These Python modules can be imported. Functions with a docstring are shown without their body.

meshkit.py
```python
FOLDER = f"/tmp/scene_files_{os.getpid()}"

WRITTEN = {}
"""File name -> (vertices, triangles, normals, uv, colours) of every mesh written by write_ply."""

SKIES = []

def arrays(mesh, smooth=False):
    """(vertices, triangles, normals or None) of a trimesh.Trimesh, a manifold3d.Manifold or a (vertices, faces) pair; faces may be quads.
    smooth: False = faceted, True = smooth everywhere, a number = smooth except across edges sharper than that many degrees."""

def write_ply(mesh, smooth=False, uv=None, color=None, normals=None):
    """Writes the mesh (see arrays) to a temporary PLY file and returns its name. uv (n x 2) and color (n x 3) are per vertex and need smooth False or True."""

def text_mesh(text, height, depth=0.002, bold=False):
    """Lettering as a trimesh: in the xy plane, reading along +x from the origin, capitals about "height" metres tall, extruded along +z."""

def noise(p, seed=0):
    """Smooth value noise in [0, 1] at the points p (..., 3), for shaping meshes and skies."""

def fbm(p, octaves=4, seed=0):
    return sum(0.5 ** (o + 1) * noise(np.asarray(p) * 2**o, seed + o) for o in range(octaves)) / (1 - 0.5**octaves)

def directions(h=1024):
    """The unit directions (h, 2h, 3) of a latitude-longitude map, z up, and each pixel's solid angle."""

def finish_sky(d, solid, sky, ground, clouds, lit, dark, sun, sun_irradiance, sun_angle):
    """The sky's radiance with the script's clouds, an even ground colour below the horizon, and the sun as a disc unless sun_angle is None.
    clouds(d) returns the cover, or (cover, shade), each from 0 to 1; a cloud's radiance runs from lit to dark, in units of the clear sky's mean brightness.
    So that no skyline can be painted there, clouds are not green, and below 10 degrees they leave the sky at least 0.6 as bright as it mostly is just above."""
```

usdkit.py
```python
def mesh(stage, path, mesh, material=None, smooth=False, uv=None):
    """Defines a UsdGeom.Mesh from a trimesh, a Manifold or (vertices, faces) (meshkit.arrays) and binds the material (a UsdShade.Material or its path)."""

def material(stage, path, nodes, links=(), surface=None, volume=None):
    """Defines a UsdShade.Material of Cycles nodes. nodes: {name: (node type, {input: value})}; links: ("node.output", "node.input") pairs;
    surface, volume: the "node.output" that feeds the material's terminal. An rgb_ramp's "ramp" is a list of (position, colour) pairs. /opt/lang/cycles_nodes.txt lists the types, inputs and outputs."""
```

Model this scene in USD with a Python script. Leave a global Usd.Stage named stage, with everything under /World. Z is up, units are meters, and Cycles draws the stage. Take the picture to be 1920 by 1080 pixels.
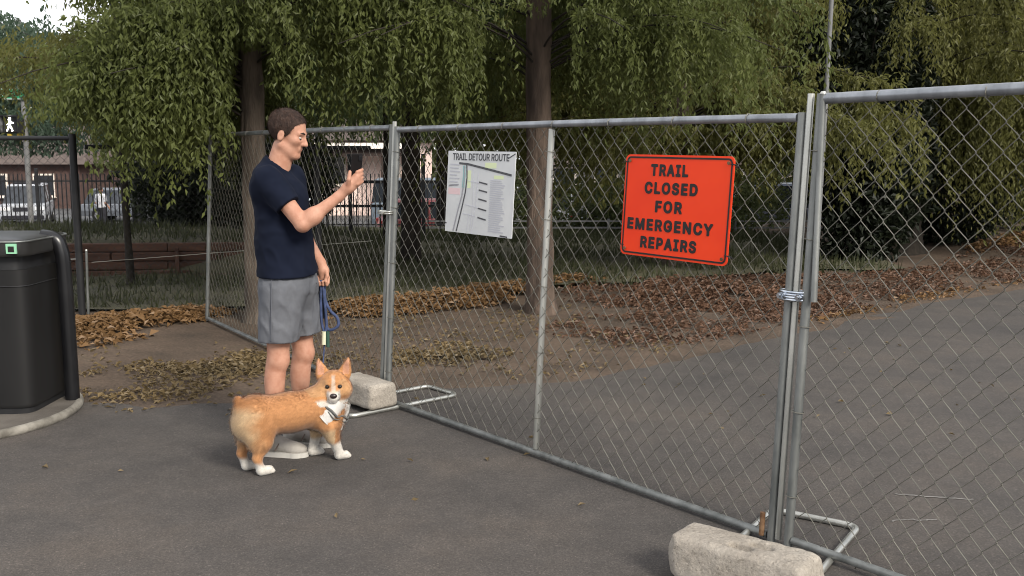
import math, numpy as np, trimesh, usdkit, meshkit
import manifold3d as m3
from shapely.geometry import Polygon, Point, LineString
from shapely.ops import triangulate
from pxr import Usd, UsdGeom, UsdLux, UsdShade, Gf, Sdf, Vt

stage = Usd.Stage.CreateInMemory()
UsdGeom.Xform.Define(stage, '/World')
UsdGeom.Scope.Define(stage, '/World/Looks')
# ---------------------------------------------------------------- camera
PITCH, CAMH, FPX = 0.13540022, 1.66839465, 1880.0
cam = UsdGeom.Camera.Define(stage, '/World/camera')
s_, c_ = math.sin(PITCH), math.cos(PITCH)
cam.AddTransformOp().Set(Gf.Matrix4d(1, 0, 0, 0, 0, s_, c_, 0, 0, -c_, s_, 0, 0, 0, CAMH, 1))
cam.CreateHorizontalApertureAttr(36.0)
cam.CreateVerticalApertureAttr(20.25)
cam.CreateFocalLengthAttr(36.0 * FPX / 1920)
cam.CreateClippingRangeAttr(Gf.Vec2f(0.05, 2000))
cam.CreateExposureAttr(1.8)
# ---------------------------------------------------------------- light: bright overcast, soft sun from behind right
SUN = np.array([0.48, -0.66, 0.58]); SUN /= np.linalg.norm(SUN)
SKY_STRENGTH = 0.085
usdkit.material(stage, '/World/Looks/sky', {
    'sky': ('sky_texture', dict(sky_type='single_scattering', sun_disc=False, sun_elevation=math.asin(SUN[2]), sun_rotation=math.atan2(SUN[0], SUN[1]))),
    'tc': ('texture_coordinate', {}), 'map': ('mapping', dict(scale=(1.0, 1.0, 2.2))),
    'n': ('noise_texture', dict(scale=2.2, detail=6.0, roughness=0.55)),
    'r': ('map_range', dict(from_min=0.32, from_max=0.55, to_min=0.55, to_max=1.0, clamp=True)),
    'mix': ('mix', dict(color2=(5.2, 5.25, 5.4))), 'bg': ('background_shader', dict(strength=SKY_STRENGTH))},
    [('tc.generated', 'map.vector'), ('map.vector', 'n.vector'), ('n.fac', 'r.value'), ('r.result', 'mix.fac'), ('sky.color', 'mix.color1'), ('mix.color', 'bg.color')], surface='bg.background')
dome = UsdLux.DomeLight.Define(stage, '/World/sky')
UsdShade.MaterialBindingAPI.Apply(dome.GetPrim()).Bind(UsdShade.Material.Get(stage, '/World/Looks/sky'))
sun = UsdLux.DistantLight.Define(stage, '/World/sun')
sun.CreateIntensityAttr(0.4); sun.CreateAngleAttr(18.0); sun.CreateNormalizeAttr(True) if hasattr(sun, 'CreateNormalizeAttr') else None
sun.CreateColorAttr(Gf.Vec3f(1.0, 0.94, 0.84))
zx = np.cross([0, 0, 1], SUN); zx /= np.linalg.norm(zx); zy = np.cross(SUN, zx)
sun.AddTransformOp().Set(Gf.Matrix4d(*zx, 0, *zy, 0, *SUN, 0, 0, 0, 10, 1))

# ---------------------------------------------------------------- helpers
rng = np.random.default_rng(7)
used = {}
def path_for(name, parent):
    k = (str(parent), name); n = used.get(k, 0); used[k] = n + 1
    return f"{parent}/{name}" + (f"_{n:03d}" if n else '')
def tag(p, label=None, cat=None, group=None, kind=None):
    for k, v in (('label', label), ('category', cat), ('group', group), ('kind', kind)):
        if v: p.SetCustomDataByKey(k, v)
    return p
def M(name): return UsdShade.Material.Get(stage, '/World/Looks/' + name)
def obj(name, mesh, mat, parent='/World', smooth=False, **kw):
    if hasattr(parent, 'GetPath'): parent = parent.GetPath()
    m = usdkit.mesh(stage, path_for(name, parent), mesh, M(mat), smooth=smooth)
    return tag(m.GetPrim(), **kw)
def thing(name, label, cat, group=None, loc=(0, 0, 0), rz=0, mat=None, kind=None):
    x = UsdGeom.Xform.Define(stage, path_for(name, '/World'))
    if mat is not None: x.AddTransformOp().Set(mat)
    else:
        x.AddTranslateOp().Set(Gf.Vec3d(*map(float, loc)))
        if rz: x.AddRotateZOp().Set(math.degrees(rz))
    return tag(x.GetPrim(), label, cat, group, kind)
def colprim(prim, col):
    UsdGeom.PrimvarsAPI(prim).CreatePrimvar('col', Sdf.ValueTypeNames.Color3fArray, 'vertex').Set(Vt.Vec3fArray.FromNumpy(np.asarray(col, np.float32)))
def cat_(*ms):
    vs, fs, n = [], [], 0
    for m in ms:
        v, f = (m.vertices, m.faces) if hasattr(m, 'vertices') else m
        v, f = np.asarray(v), np.asarray(f)
        if f.shape[1] == 4: f = np.vstack([f[:, [0, 1, 2]], f[:, [0, 2, 3]]])
        vs.append(v); fs.append(f + n); n += len(v)
    return np.vstack(vs), np.vstack(fs)
def box(c, s, rz=0, ch=0.0):
    s = np.asarray(s, float) / 2
    if ch <= 0:
        v = np.array([[x, y, z] for x in (-1, 1) for y in (-1, 1) for z in (-1, 1)]) * s
    else:
        ch = min(ch, s.min() * 0.9); v = []
        for sx in (-1, 1):
            for sy in (-1, 1):
                for sz in (-1, 1):
                    for k in range(3):
                        o = s - ch; o[k] = s[k]; v.append(o * [sx, sy, sz])
        v = np.array(v)
    h = trimesh.Trimesh(v, process=False).convex_hull
    v = np.array(h.vertices)
    if rz: v = v @ np.array([[math.cos(rz), math.sin(rz), 0], [-math.sin(rz), math.cos(rz), 0], [0, 0, 1]])
    return v + np.asarray(c), np.array(h.faces)
def hull(pts):
    h = trimesh.Trimesh(np.asarray(pts, float), process=False).convex_hull
    return np.array(h.vertices), np.array(h.faces)
def tube(p, r, n=8, closed=False, cap=True):
    p = np.asarray(p, float); k = len(p); r = np.broadcast_to(np.asarray(r, float), (k,))
    t = (np.roll(p, -1, 0) - np.roll(p, 1, 0)) if closed else np.gradient(p, axis=0)
    t /= np.linalg.norm(t, axis=1, keepdims=True) + 1e-12
    a = np.array([0, 0, 1.0]) if abs(t[0, 2]) < 0.9 else np.array([1.0, 0, 0])
    u = np.cross(t[0], a); u /= np.linalg.norm(u); rings = []
    ang = np.arange(n) * 2 * np.pi / n
    for i in range(k):
        u = u - t[i] * (u @ t[i]); u /= np.linalg.norm(u) + 1e-12; w = np.cross(t[i], u)
        rings.append(p[i] + r[i] * (np.cos(ang)[:, None] * u + np.sin(ang)[:, None] * w))
    v = np.vstack(rings); f = []
    j = np.arange(n); j2 = (j + 1) % n
    for i in range(k if closed else k - 1):
        a0, b0 = i * n, ((i + 1) % k) * n
        f.append(np.stack([a0 + j, a0 + j2, b0 + j2], 1)); f.append(np.stack([a0 + j, b0 + j2, b0 + j], 1))
    if cap and not closed:
        v = np.vstack([v, p[0], p[-1]]); a0 = (k - 1) * n
        f.append(np.stack([np.full(n, k * n), j2, j], 1)); f.append(np.stack([np.full(n, k * n + 1), a0 + j, a0 + j2], 1))
    return v, np.vstack(f)
def catmull(P, m=8, closed=False):
    P = np.asarray(P, float); n = len(P); out = []
    rngi = range(n) if closed else range(n - 1)
    for i in rngi:
        g = (lambda q: P[q % n]) if closed else (lambda q: P[min(max(q, 0), n - 1)])
        a, b, c, d = g(i - 1), g(i), g(i + 1), g(i + 2)
        for t in np.arange(m) / m:
            out.append(0.5 * (2 * b + (c - a) * t + (2 * a - 5 * b + 4 * c - d) * t * t + (3 * b - a - 3 * c + d) * t ** 3))
    if not closed: out.append(P[-1])
    return np.array(out)
def polymesh(poly, z0, z1):
    return trimesh.creation.extrude_polygon(poly, z1 - z0, engine='earcut').apply_translation([0, 0, z0])
def rotz(v, a):
    return np.asarray(v) @ np.array([[math.cos(a), math.sin(a), 0], [-math.sin(a), math.cos(a), 0], [0, 0, 1]])
def smoothstep(x, a, b):
    t = np.clip((x - a) / (b - a), 0, 1); return t * t * (3 - 2 * t)

# ---- organic shapes: distance fields on a grid, meshed by surface nets
class Field:
    def __init__(s, lo, hi, h):
        s.lo, s.h = np.asarray(lo, float), h
        s.n = np.ceil((np.asarray(hi) - s.lo) / h).astype(int) + 1
        s.F = np.full(s.n, 0.12, np.float32)
    def sub(s, a, b, mg):
        i0 = np.clip(((np.asarray(a) - mg - s.lo) / s.h).astype(int), 0, s.n - 1)
        i1 = np.clip(((np.asarray(b) + mg - s.lo) / s.h).astype(int) + 2, 1, s.n)
        sl = tuple(slice(x, y) for x, y in zip(i0, i1))
        g = np.meshgrid(*[s.lo[k] + s.h * np.arange(i0[k], i1[k]) for k in range(3)], indexing='ij', sparse=True)
        return sl, g
    def put(s, sl, d, k, op):
        A = s.F[sl]
        if op < 0: A, d = A, -d
        if k > 0:
            if op > 0:
                hh = np.clip(0.5 + 0.5 * (A - d) / k, 0, 1); s.F[sl] = A * (1 - hh) + d * hh - k * hh * (1 - hh)
            else:
                hh = np.clip(0.5 - 0.5 * (A - d) / k, 0, 1); s.F[sl] = A * (1 - hh) + d * hh + k * hh * (1 - hh)
        else: s.F[sl] = np.minimum(A, d) if op > 0 else np.maximum(A, d)
    def cone(s, a, b, ra, rb, k=0.02, op=1, sc=(1, 1, 1)):
        a, b = np.asarray(a, float), np.asarray(b, float); R = max(ra, rb)
        sl, g = s.sub(np.minimum(a, b) - R, np.maximum(a, b) + R, k + 0.02)
        ab = b - a; L = max(ab @ ab, 1e-9)
        q = [g[i] - a[i] for i in range(3)]
        t = np.clip((q[0] * ab[0] + q[1] * ab[1] + q[2] * ab[2]) / L, 0, 1)
        d = np.sqrt(sum(((q[i] - t * ab[i]) * sc[i]) ** 2 for i in range(3))) - (ra + t * (rb - ra))
        s.put(sl, d.astype(np.float32), k, op); return s
    def ell(s, c, r, k=0.02, op=1, R=None):
        c, r = np.asarray(c, float), np.asarray(r, float); m = r.max()
        sl, g = s.sub(c - m, c + m, k + 0.02)
        q = [g[i] - c[i] for i in range(3)]
        if R is not None: q = [sum(R[j][i] * q[j] for j in range(3)) for i in range(3)]
        k0 = np.sqrt(sum((q[i] / r[i]) ** 2 for i in range(3))); k1 = np.sqrt(sum((q[i] / r[i] ** 2) ** 2 for i in range(3)))
        s.put(sl, (k0 * (k0 - 1) / np.maximum(k1, 1e-6)).astype(np.float32), k, op); return s
    def grid(s):
        return np.meshgrid(*[s.lo[k] + s.h * np.arange(s.n[k]) for k in range(3)], indexing='ij', sparse=True)
    def points(s):
        return np.stack(np.meshgrid(*[s.lo[k] + s.h * np.arange(s.n[k]) for k in range(3)], indexing='ij'), -1)
    def mesh(s):
        F = s.F; sg = F < 0; n = s.n
        cnt = np.zeros(n - 1); acc = np.zeros((*(n - 1), 3))
        corners = [(i, j, k) for i in (0, 1) for j in (0, 1) for k in (0, 1)]
        def C(A, c): return A[c[0]:n[0] - 1 + c[0], c[1]:n[1] - 1 + c[1], c[2]:n[2] - 1 + c[2]]
        for ax in range(3):
            for c in corners:
                if c[ax]: continue
                e = list(c); e[ax] = 1
                fa, fb = C(F, c), C(F, e); x = (fa < 0) != (fb < 0)
                t = np.where(x, fa / np.where(x, fa - fb, 1), 0)
                cnt += x
                for k in range(3): acc[..., k] += x * (c[k] + (t if k == ax else 0))
        on = cnt > 0; idx = np.full(n - 1, -1); idx[on] = np.arange(on.sum())
        base = np.argwhere(on); v = s.lo + s.h * (base + acc[on] / cnt[on][:, None]); f = []
        for ax in range(3):
            o = [a for a in range(3) if a != ax]
            sl0 = [slice(1, -1)] * 3; sl0[ax] = slice(0, n[ax] - 1); sl1 = list(sl0); sl1[ax] = slice(1, n[ax])
            A, B = sg[tuple(sl0)], sg[tuple(sl1)]; e = np.argwhere(A != B); fl = A[A != B]
            e[:, o[0]] += 1; e[:, o[1]] += 1
            q = []
            for d0, d1 in ((-1, -1), (0, -1), (0, 0), (-1, 0)):
                w = e.copy(); w[:, o[0]] += d0; w[:, o[1]] += d1; q.append(idx[w[:, 0], w[:, 1], w[:, 2]])
            q = np.stack(q, 1); flip = fl if ax != 1 else ~fl
            q[~flip] = q[~flip][:, ::-1]; f.append(q)
        f = np.vstack(f); f = f[(f >= 0).all(1)]
        t = trimesh.Trimesh(v, np.vstack([f[:, [0, 1, 2]], f[:, [0, 2, 3]]]), process=False)
        return t

# ---------------------------------------------------------------- materials
def mat(name, c1, c2=None, scale=6.0, rough=0.8, metal=0.0, bump=0.0, bscale=None, detail=4.0, spec=0.3, coord='object', lo=0.35, hi=0.65, dist=0.01, sc=(1, 1, 1), emit=None, rand=0.0, sheen=0.0):
    c2 = c2 or c1
    n = {'tc': ('texture_coordinate', {}) if coord == 'object' else ('geometry', {}), 'mp': ('mapping', dict(scale=sc)),
         'n': ('noise_texture', dict(scale=scale, detail=detail, roughness=0.6)), 'r': ('rgb_ramp', dict(ramp=[(0, c1), (lo, c1), (hi, c2), (1, c2)])),
         'p': ('principled_bsdf', dict(roughness=rough, metallic=metal, specular_ior_level=spec, sheen_weight=sheen))}
    L = [('tc.object' if coord == 'object' else 'tc.position', 'mp.vector'), ('mp.vector', 'n.vector'), ('n.fac', 'r.fac')]
    if rand:
        n['oi'] = ('geometry', {}) if rand < 0 else ('object_info', {})
        n['mr'] = ('map_range', dict(to_min=1 - abs(rand), to_max=1 + abs(rand)))
        n['hs'] = ('hsv', {})
        L += [('oi.random_per_island' if rand < 0 else 'oi.random', 'mr.value'), ('mr.result', 'hs.value'), ('r.color', 'hs.color'), ('hs.color', 'p.base_color')]
    else: L.append(('r.color', 'p.base_color'))
    if bump:
        n['n2'] = ('noise_texture', dict(scale=bscale or scale * 4, detail=5.0, roughness=0.65))
        n['b'] = ('bump', dict(strength=bump, distance=dist))
        L += [('mp.vector', 'n2.vector'), ('n2.fac', 'b.height'), ('b.normal', 'p.normal')]
    if emit:
        n['p'][1].update(emission_color=emit[0], emission_strength=emit[1])
    return usdkit.material(stage, '/World/Looks/' + name, n, L, surface='p.BSDF')
def leafmat(name, stops, rough=0.5, trans=0.3):
    tr = [(p, tuple(min(1, x * 1.5) for x in c)) for p, c in stops]
    return usdkit.material(stage, '/World/Looks/' + name, {
        'g': ('geometry', {}), 'n': ('noise_texture', dict(scale=1.1, detail=3.0)), 'mm': ('math', dict(math_type='multiply_add', value2=0.55, value3=0.0)),
        'm2': ('math', dict(math_type='multiply_add', value2=0.45)), 'r': ('rgb_ramp', dict(ramp=stops)), 'r2': ('rgb_ramp', dict(ramp=tr)),
        'p': ('principled_bsdf', dict(roughness=rough, specular_ior_level=0.25)), 't': ('translucent_bsdf', {}), 'mx': ('mix_closure', dict(fac=trans))},
        [('g.position', 'n.vector'), ('g.random_per_island', 'mm.value1'), ('n.fac', 'm2.value1'), ('mm.value', 'm2.value3'), ('m2.value', 'r.fac'), ('m2.value', 'r2.fac'),
         ('r.color', 'p.base_color'), ('r2.color', 't.color'), ('p.BSDF', 'mx.closure1'), ('t.BSDF', 'mx.closure2')], surface='mx.closure')

# asphalt: dark binder, stone speckle, dusty worn tint
usdkit.material(stage, '/World/Looks/asphalt', {
    'g': ('geometry', {}), 'v': ('voronoi_texture', dict(scale=170.0)), 'vr': ('rgb_ramp', dict(ramp=[(0, (0.0369, 0.03403, 0.03214)), (.55, (0.05412, 0.04961, 0.04649)), (.85, (0.07052, 0.06437, 0.05986)), (1, (0.1189, 0.1082, 0.0984))])),
    'n': ('noise_texture', dict(scale=0.9, detail=6.0, roughness=0.62)), 'nr': ('rgb_ramp', dict(ramp=[(.28, (.74, .73, .73)), (.5, (1.0, .96, .925)), (.72, (1.30, 1.18, 1.06))])),
    'n3': ('noise_texture', dict(scale=6.0, detail=5.0, roughness=0.7)), 'nr3': ('rgb_ramp', dict(ramp=[(.35, (.9, .9, .9)), (.65, (1.1, 1.1, 1.1))])),
    'mu': ('mix', dict(mix_type='multiply', fac=1.0)), 'mu2': ('mix', dict(mix_type='multiply', fac=1.0)),
    'n2': ('noise_texture', dict(scale=240.0, detail=3.0)), 'b': ('bump', dict(strength=0.5, distance=0.004)),
    'p': ('principled_bsdf', dict(roughness=0.86, specular_ior_level=0.3))},
    [('g.position', 'v.vector'), ('v.color', 'vr.fac'), ('g.position', 'n.vector'), ('n.fac', 'nr.fac'), ('g.position', 'n3.vector'), ('n3.fac', 'nr3.fac'), ('vr.color', 'mu.color1'), ('nr.color', 'mu.color2'),
     ('mu.color', 'mu2.color1'), ('nr3.color', 'mu2.color2'), ('mu2.color', 'p.base_color'), ('g.position', 'n2.vector'), ('n2.fac', 'b.height'), ('b.normal', 'p.normal')], surface='p.BSDF')
usdkit.material(stage, '/World/Looks/soil', {
    'g': ('geometry', {}), 'n': ('noise_texture', dict(scale=1.6, detail=8.0, roughness=0.65)), 'r': ('rgb_ramp', dict(ramp=[(.25, (.056, .046, .038)), (.45, (.086, .067, .053)), (.6, (.112, .085, .066)), (.78, (.08, .070, .048))])),
    'n2': ('noise_texture', dict(scale=38.0, detail=6.0, roughness=0.7)), 'r2': ('rgb_ramp', dict(ramp=[(.3, (.6, .6, .6)), (.7, (1.3, 1.25, 1.2))])), 'mu': ('mix', dict(mix_type='multiply', fac=1.0)),
    'b': ('bump', dict(strength=0.8, distance=0.02)), 'p': ('principled_bsdf', dict(roughness=0.95, specular_ior_level=0.1))},
    [('g.position', 'n.vector'), ('n.fac', 'r.fac'), ('g.position', 'n2.vector'), ('n2.fac', 'r2.fac'), ('r.color', 'mu.color1'), ('r2.color', 'mu.color2'), ('mu.color', 'p.base_color'), ('n2.fac', 'b.height'), ('b.normal', 'p.normal')], surface='p.BSDF')
mat('turf_soil', (.055, .052, .034), (.085, .078, .046), scale=1.5, rough=.95, coord='world', bump=.6, bscale=30)
mat('road_far', (0.0574, 0.0574, 0.05904), (0.082, 0.082, 0.082), scale=.6, coord='world')
mat('galv', (0.1804, 0.1886, 0.2009), (0.2952, 0.3075, 0.3239), scale=9, rough=.42, metal=.85, bump=.08, bscale=60, sc=(1, 1, .3))
mat('galv_bright', (0.3116, 0.3116, 0.287), (0.492, 0.4838, 0.4428), scale=7, rough=.36, metal=.8, bump=.05, bscale=60, sc=(1, 1, .3))
mat('galv_dull', (.115, .12, .115), (.235, .24, .23), scale=9, rough=.55, metal=.75, bump=.1, bscale=60, sc=(1, 1, .3))
mat('wire', (0.0902, 0.0861, 0.0738), (0.164, 0.1558, 0.1312), scale=4, rough=.55, metal=.45)
mat('rust', (0.082, 0.0369, 0.0164), (0.1804, 0.1066, 0.0574), scale=22, rough=.85, bump=.3)
mat('chrome', (0.369, 0.41, 0.4756), (0.615, 0.6396, 0.6724), scale=30, rough=.2, metal=1.0)
usdkit.material(stage, '/World/Looks/concrete', {
    'tc': ('texture_coordinate', {}), 'n': ('noise_texture', dict(scale=5.0, detail=8.0, roughness=.6)), 'r': ('rgb_ramp', dict(ramp=[(.35, (.215, .192, .165)), (.65, (.305, .277, .242))])),
    'v': ('voronoi_texture', dict(scale=130.0)), 'vr': ('rgb_ramp', dict(ramp=[(0, (.62, .60, .57)), (.22, (.9, .89, .87)), (.8, (1.06, 1.05, 1.03)), (1, (1.22, 1.2, 1.16))])),
    'n2': ('noise_texture', dict(scale=70.0, detail=6.0, roughness=.7)), 'pit': ('rgb_ramp', dict(ramp=[(.30, (.55, .53, .5)), (.40, (1, 1, 1))])),
    'm1': ('mix', dict(mix_type='multiply', fac=1.0)), 'm2': ('mix', dict(mix_type='multiply', fac=1.0)), 'b': ('bump', dict(strength=.9, distance=.008)), 'p': ('principled_bsdf', dict(roughness=.94, specular_ior_level=.2))},
    [('tc.object', 'n.vector'), ('tc.object', 'v.vector'), ('tc.object', 'n2.vector'), ('n.fac', 'r.fac'), ('v.color', 'vr.fac'), ('n2.fac', 'pit.fac'), ('r.color', 'm1.color1'), ('vr.color', 'm1.color2'),
     ('m1.color', 'm2.color1'), ('pit.color', 'm2.color2'), ('m2.color', 'p.base_color'), ('n2.fac', 'b.height'), ('b.normal', 'p.normal')], surface='p.BSDF')
mat('concrete_pad', (0.0574, 0.0492, 0.041), (0.0984, 0.0861, 0.0738), scale=4, rough=.95, bump=.5, bscale=60, detail=8)
mat('pad_edge', (0.082, 0.0738, 0.0615), (0.2214, 0.205, 0.1763), scale=6, rough=.95, bump=.5, bscale=60)
mat('black_metal', (.008, .008, .009), (.016, .016, .017), scale=5, rough=.5, spec=.3)
mat('black_gloss', (0.0041, 0.0041, 0.00492), (0.0082, 0.0082, 0.00902), scale=5, rough=.3, spec=.4)
mat('bin_panel', (0.00328, 0.003116, 0.003116), (0.00656, 0.00615, 0.00615), scale=3, rough=.6, sc=(1, 1, .4))
mat('bin_lid', (0.01148, 0.01148, 0.01148), (0.02296, 0.02214, 0.02132), scale=6, rough=.4, spec=.4)
mat('bark', (.045, .035, .027), (.115, .09, .07), scale=9, rough=.95, bump=1.0, bscale=26, detail=6, sc=(1, 1, .22), coord='world', dist=.03)
mat('bark_red', (.04, .029, .023), (.115, .083, .063), scale=9, rough=.95, bump=1.0, bscale=26, detail=6, sc=(1, 1, .2), coord='world', dist=.03)
mat('bark_dark', (.012, .010, .008), (.03, .024, .018), scale=9, rough=.95, bump=.8, bscale=26, sc=(1, 1, .25), coord='world')
mat('timber', (.055, .026, .017), (.10, .05, .032), scale=7, rough=.85, bump=.5, bscale=30, sc=(.25, 1, 1.5), rand=.25, coord='object')
mat('sign_orange', (.60, .030, .003), (.65, .039, .004), scale=3, rough=.55, spec=.25)
mat('sign_black', (0.00984, 0.0082, 0.0082), rough=.6)
mat('sign_white', (0.4264, 0.4346, 0.4346), (0.492, 0.492, 0.4838), scale=4, rough=.5)
mat('sign_back', (0.41, 0.41, 0.41), rough=.4, metal=.6)
mat('ink', (0.0574, 0.0574, 0.0615), rough=.6); mat('ink_grey', (0.246, 0.246, 0.2624), rough=.6); mat('ink_light', (0.3772, 0.3772, 0.41), rough=.6)
mat('ink_teal', (0.164, 0.3444, 0.328), rough=.6); mat('ink_green', (0.5084, 0.5576, 0.3444), rough=.6); mat('ink_pink', (0.5576, 0.41, 0.41), rough=.6); mat('ink_street', (0.451, 0.451, 0.492), rough=.6)
mat('skin', (0.3157, 0.1517, 0.0984), (0.3895, 0.2091, 0.1435), scale=22, rough=.6, bump=.12, bscale=180, detail=7)
mat('skin_leg', (0.3854, 0.205, 0.1435), (0.4592, 0.2542, 0.1845), scale=10, rough=.6)
mat('hair', (0.02132, 0.01148, 0.0082), (0.05576, 0.03116, 0.02214), scale=60, rough=.6, bump=.9, bscale=160, sc=(1, 1, .4))
mat('shirt', (0.003444, 0.005248, 0.0123), (0.005576, 0.00779, 0.01681), scale=7, rough=.95, bump=.1, bscale=300, dist=.002, spec=.12)
mat('shorts', (0.07216, 0.07544, 0.08528), (0.09676, 0.1009, 0.1123), scale=9, rough=.85, bump=.2, bscale=12, dist=.02)
mat('shorts_seam', (0.0738, 0.0779, 0.0902), rough=.9)
mat('logo', (0.369, 0.41, 0.4264), rough=.7)
mat('shoe', (0.2378, 0.2173, 0.1968), (0.3034, 0.2829, 0.2542), scale=12, rough=.85, bump=.2, bscale=80)
mat('sole', (0.3444, 0.328, 0.3034), (0.41, 0.3936, 0.3608), scale=9, rough=.8)
mat('lace', (0.1312, 0.0984, 0.082), rough=.9)
mat('eye_white', (0.328, 0.2706, 0.2378), rough=.4); mat('eye_dark', (0.00984, 0.00656, 0.00492), rough=.15, spec=.5)
mat('brow', (0.0246, 0.01394, 0.00984), rough=.9); mat('lip', (0.3444, 0.1394, 0.1066), rough=.5)
mat('phone', (.004, .0032, .0032), (.006, .0045, .0045), rough=.6, spec=.15); mat('screen', (0.0164, 0.01804, 0.02132), rough=.1, spec=.5)
mat('leash', (.022, .034, .075), (.042, .058, .125), scale=30, rough=.8); mat('leash_black', (0.0082, 0.0082, 0.01148), rough=.8); mat('leash_bag', (0.4264, 0.4264, 0.2952), (0.492, 0.492, 0.369), rough=.8); mat('leash_green', (0.0246, 0.0615, 0.0451), rough=.8)
usdkit.material(stage, '/World/Looks/fur', {'a': ('attribute', dict(attribute='col')), 'n': ('noise_texture', dict(scale=70.0, detail=3.0)), 'tc': ('texture_coordinate', {}), 'mr': ('map_range', dict(to_min=.78, to_max=1.2)),
    'h': ('hsv', {}), 'p': ('principled_bsdf', dict(roughness=.8, specular_ior_level=.15, sheen_weight=.25, sheen_roughness=.5))},
    [('tc.object', 'n.vector'), ('n.fac', 'mr.value'), ('mr.result', 'h.value'), ('a.color', 'h.color'), ('h.color', 'p.base_color')], surface='p.BSDF')
mat('dog_nose', (0.0164, 0.00902, 0.0082), rough=.35, spec=.5)
mat('bandana', (0.41, 0.3977, 0.3731), (0.4756, 0.4592, 0.4346), scale=20, rough=.9); mat('bandana_stripe', (0.0492, 0.0492, 0.0492), (0.123, 0.123, 0.1148), scale=60, rough=.9)
G = lambda a, b, c: (a, b, c)
leafmat('leaf_a', [(.12, (.072, .086, .026)), (.38, (.108, .124, .036)), (.6, (.142, .150, .046)), (.8, (.185, .178, .062)), (.95, (.29, .235, .085))], trans=.48)
leafmat('leaf_b', [(.12, (.064, .086, .034)), (.4, (.100, .130, .050)), (.65, (.132, .154, .062)), (.9, (.18, .188, .084))], trans=.48)
leafmat('leaf_c', [(.12, (.080, .082, .024)), (.38, (.122, .120, .034)), (.6, (.155, .144, .044)), (.8, (.205, .155, .054)), (.95, (.30, .175, .065))], trans=.48)
leafmat('leaf_cool', [(.12, (.050, .076, .052)), (.4, (.080, .116, .076)), (.7, (.12, .155, .10)), (.92, (.18, .20, .13))], trans=.48)
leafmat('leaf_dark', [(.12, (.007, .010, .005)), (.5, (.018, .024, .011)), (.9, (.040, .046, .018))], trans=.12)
leafmat('leaf_far', [(.12, (.066, .080, .032)), (.5, (.105, .118, .048)), (.9, (.155, .155, .066))], trans=.48)
leafmat('fallen_tan', [(.1, (.10, .058, .026)), (.4, (.215, .122, .053)), (.7, (.31, .19, .088)), (.95, (.42, .29, .15))], trans=.08)
leafmat('fallen_rust', [(.1, (.070, .040, .026)), (.4, (.128, .068, .040)), (.7, (.195, .096, .048)), (.95, (.29, .148, .065))], trans=.05)
leafmat('fallen_mix', [(.1, (.08, .060, .032)), (.4, (.16, .112, .052)), (.7, (.26, .18, .082)), (.95, (.40, .30, .16))], trans=.08)
leafmat('grass_mat', [(.1, (.034, .038, .018)), (.5, (.068, .074, .034)), (.9, (.125, .12, .06))], trans=.3)
mat('brick', (.055, .034, .029), (.08, .048, .041), scale=3, rough=.9); mat('stucco', (.66, .49, .43), (.76, .59, .52), scale=1.5, rough=.9)
mat('stucco_trim', (.62, .55, .48), rough=.9); mat('white_panel', (0.5084, 0.492, 0.5084), (0.5904, 0.574, 0.5904), scale=2, rough=.8)
mat('roof', (.06, .045, .04), (.09, .07, .06), scale=3, rough=.9); mat('window', (0.0164, 0.01968, 0.0246), rough=.12, spec=.6); mat('porch_dark', (0.0287, 0.01804, 0.01476), rough=.8)
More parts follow.
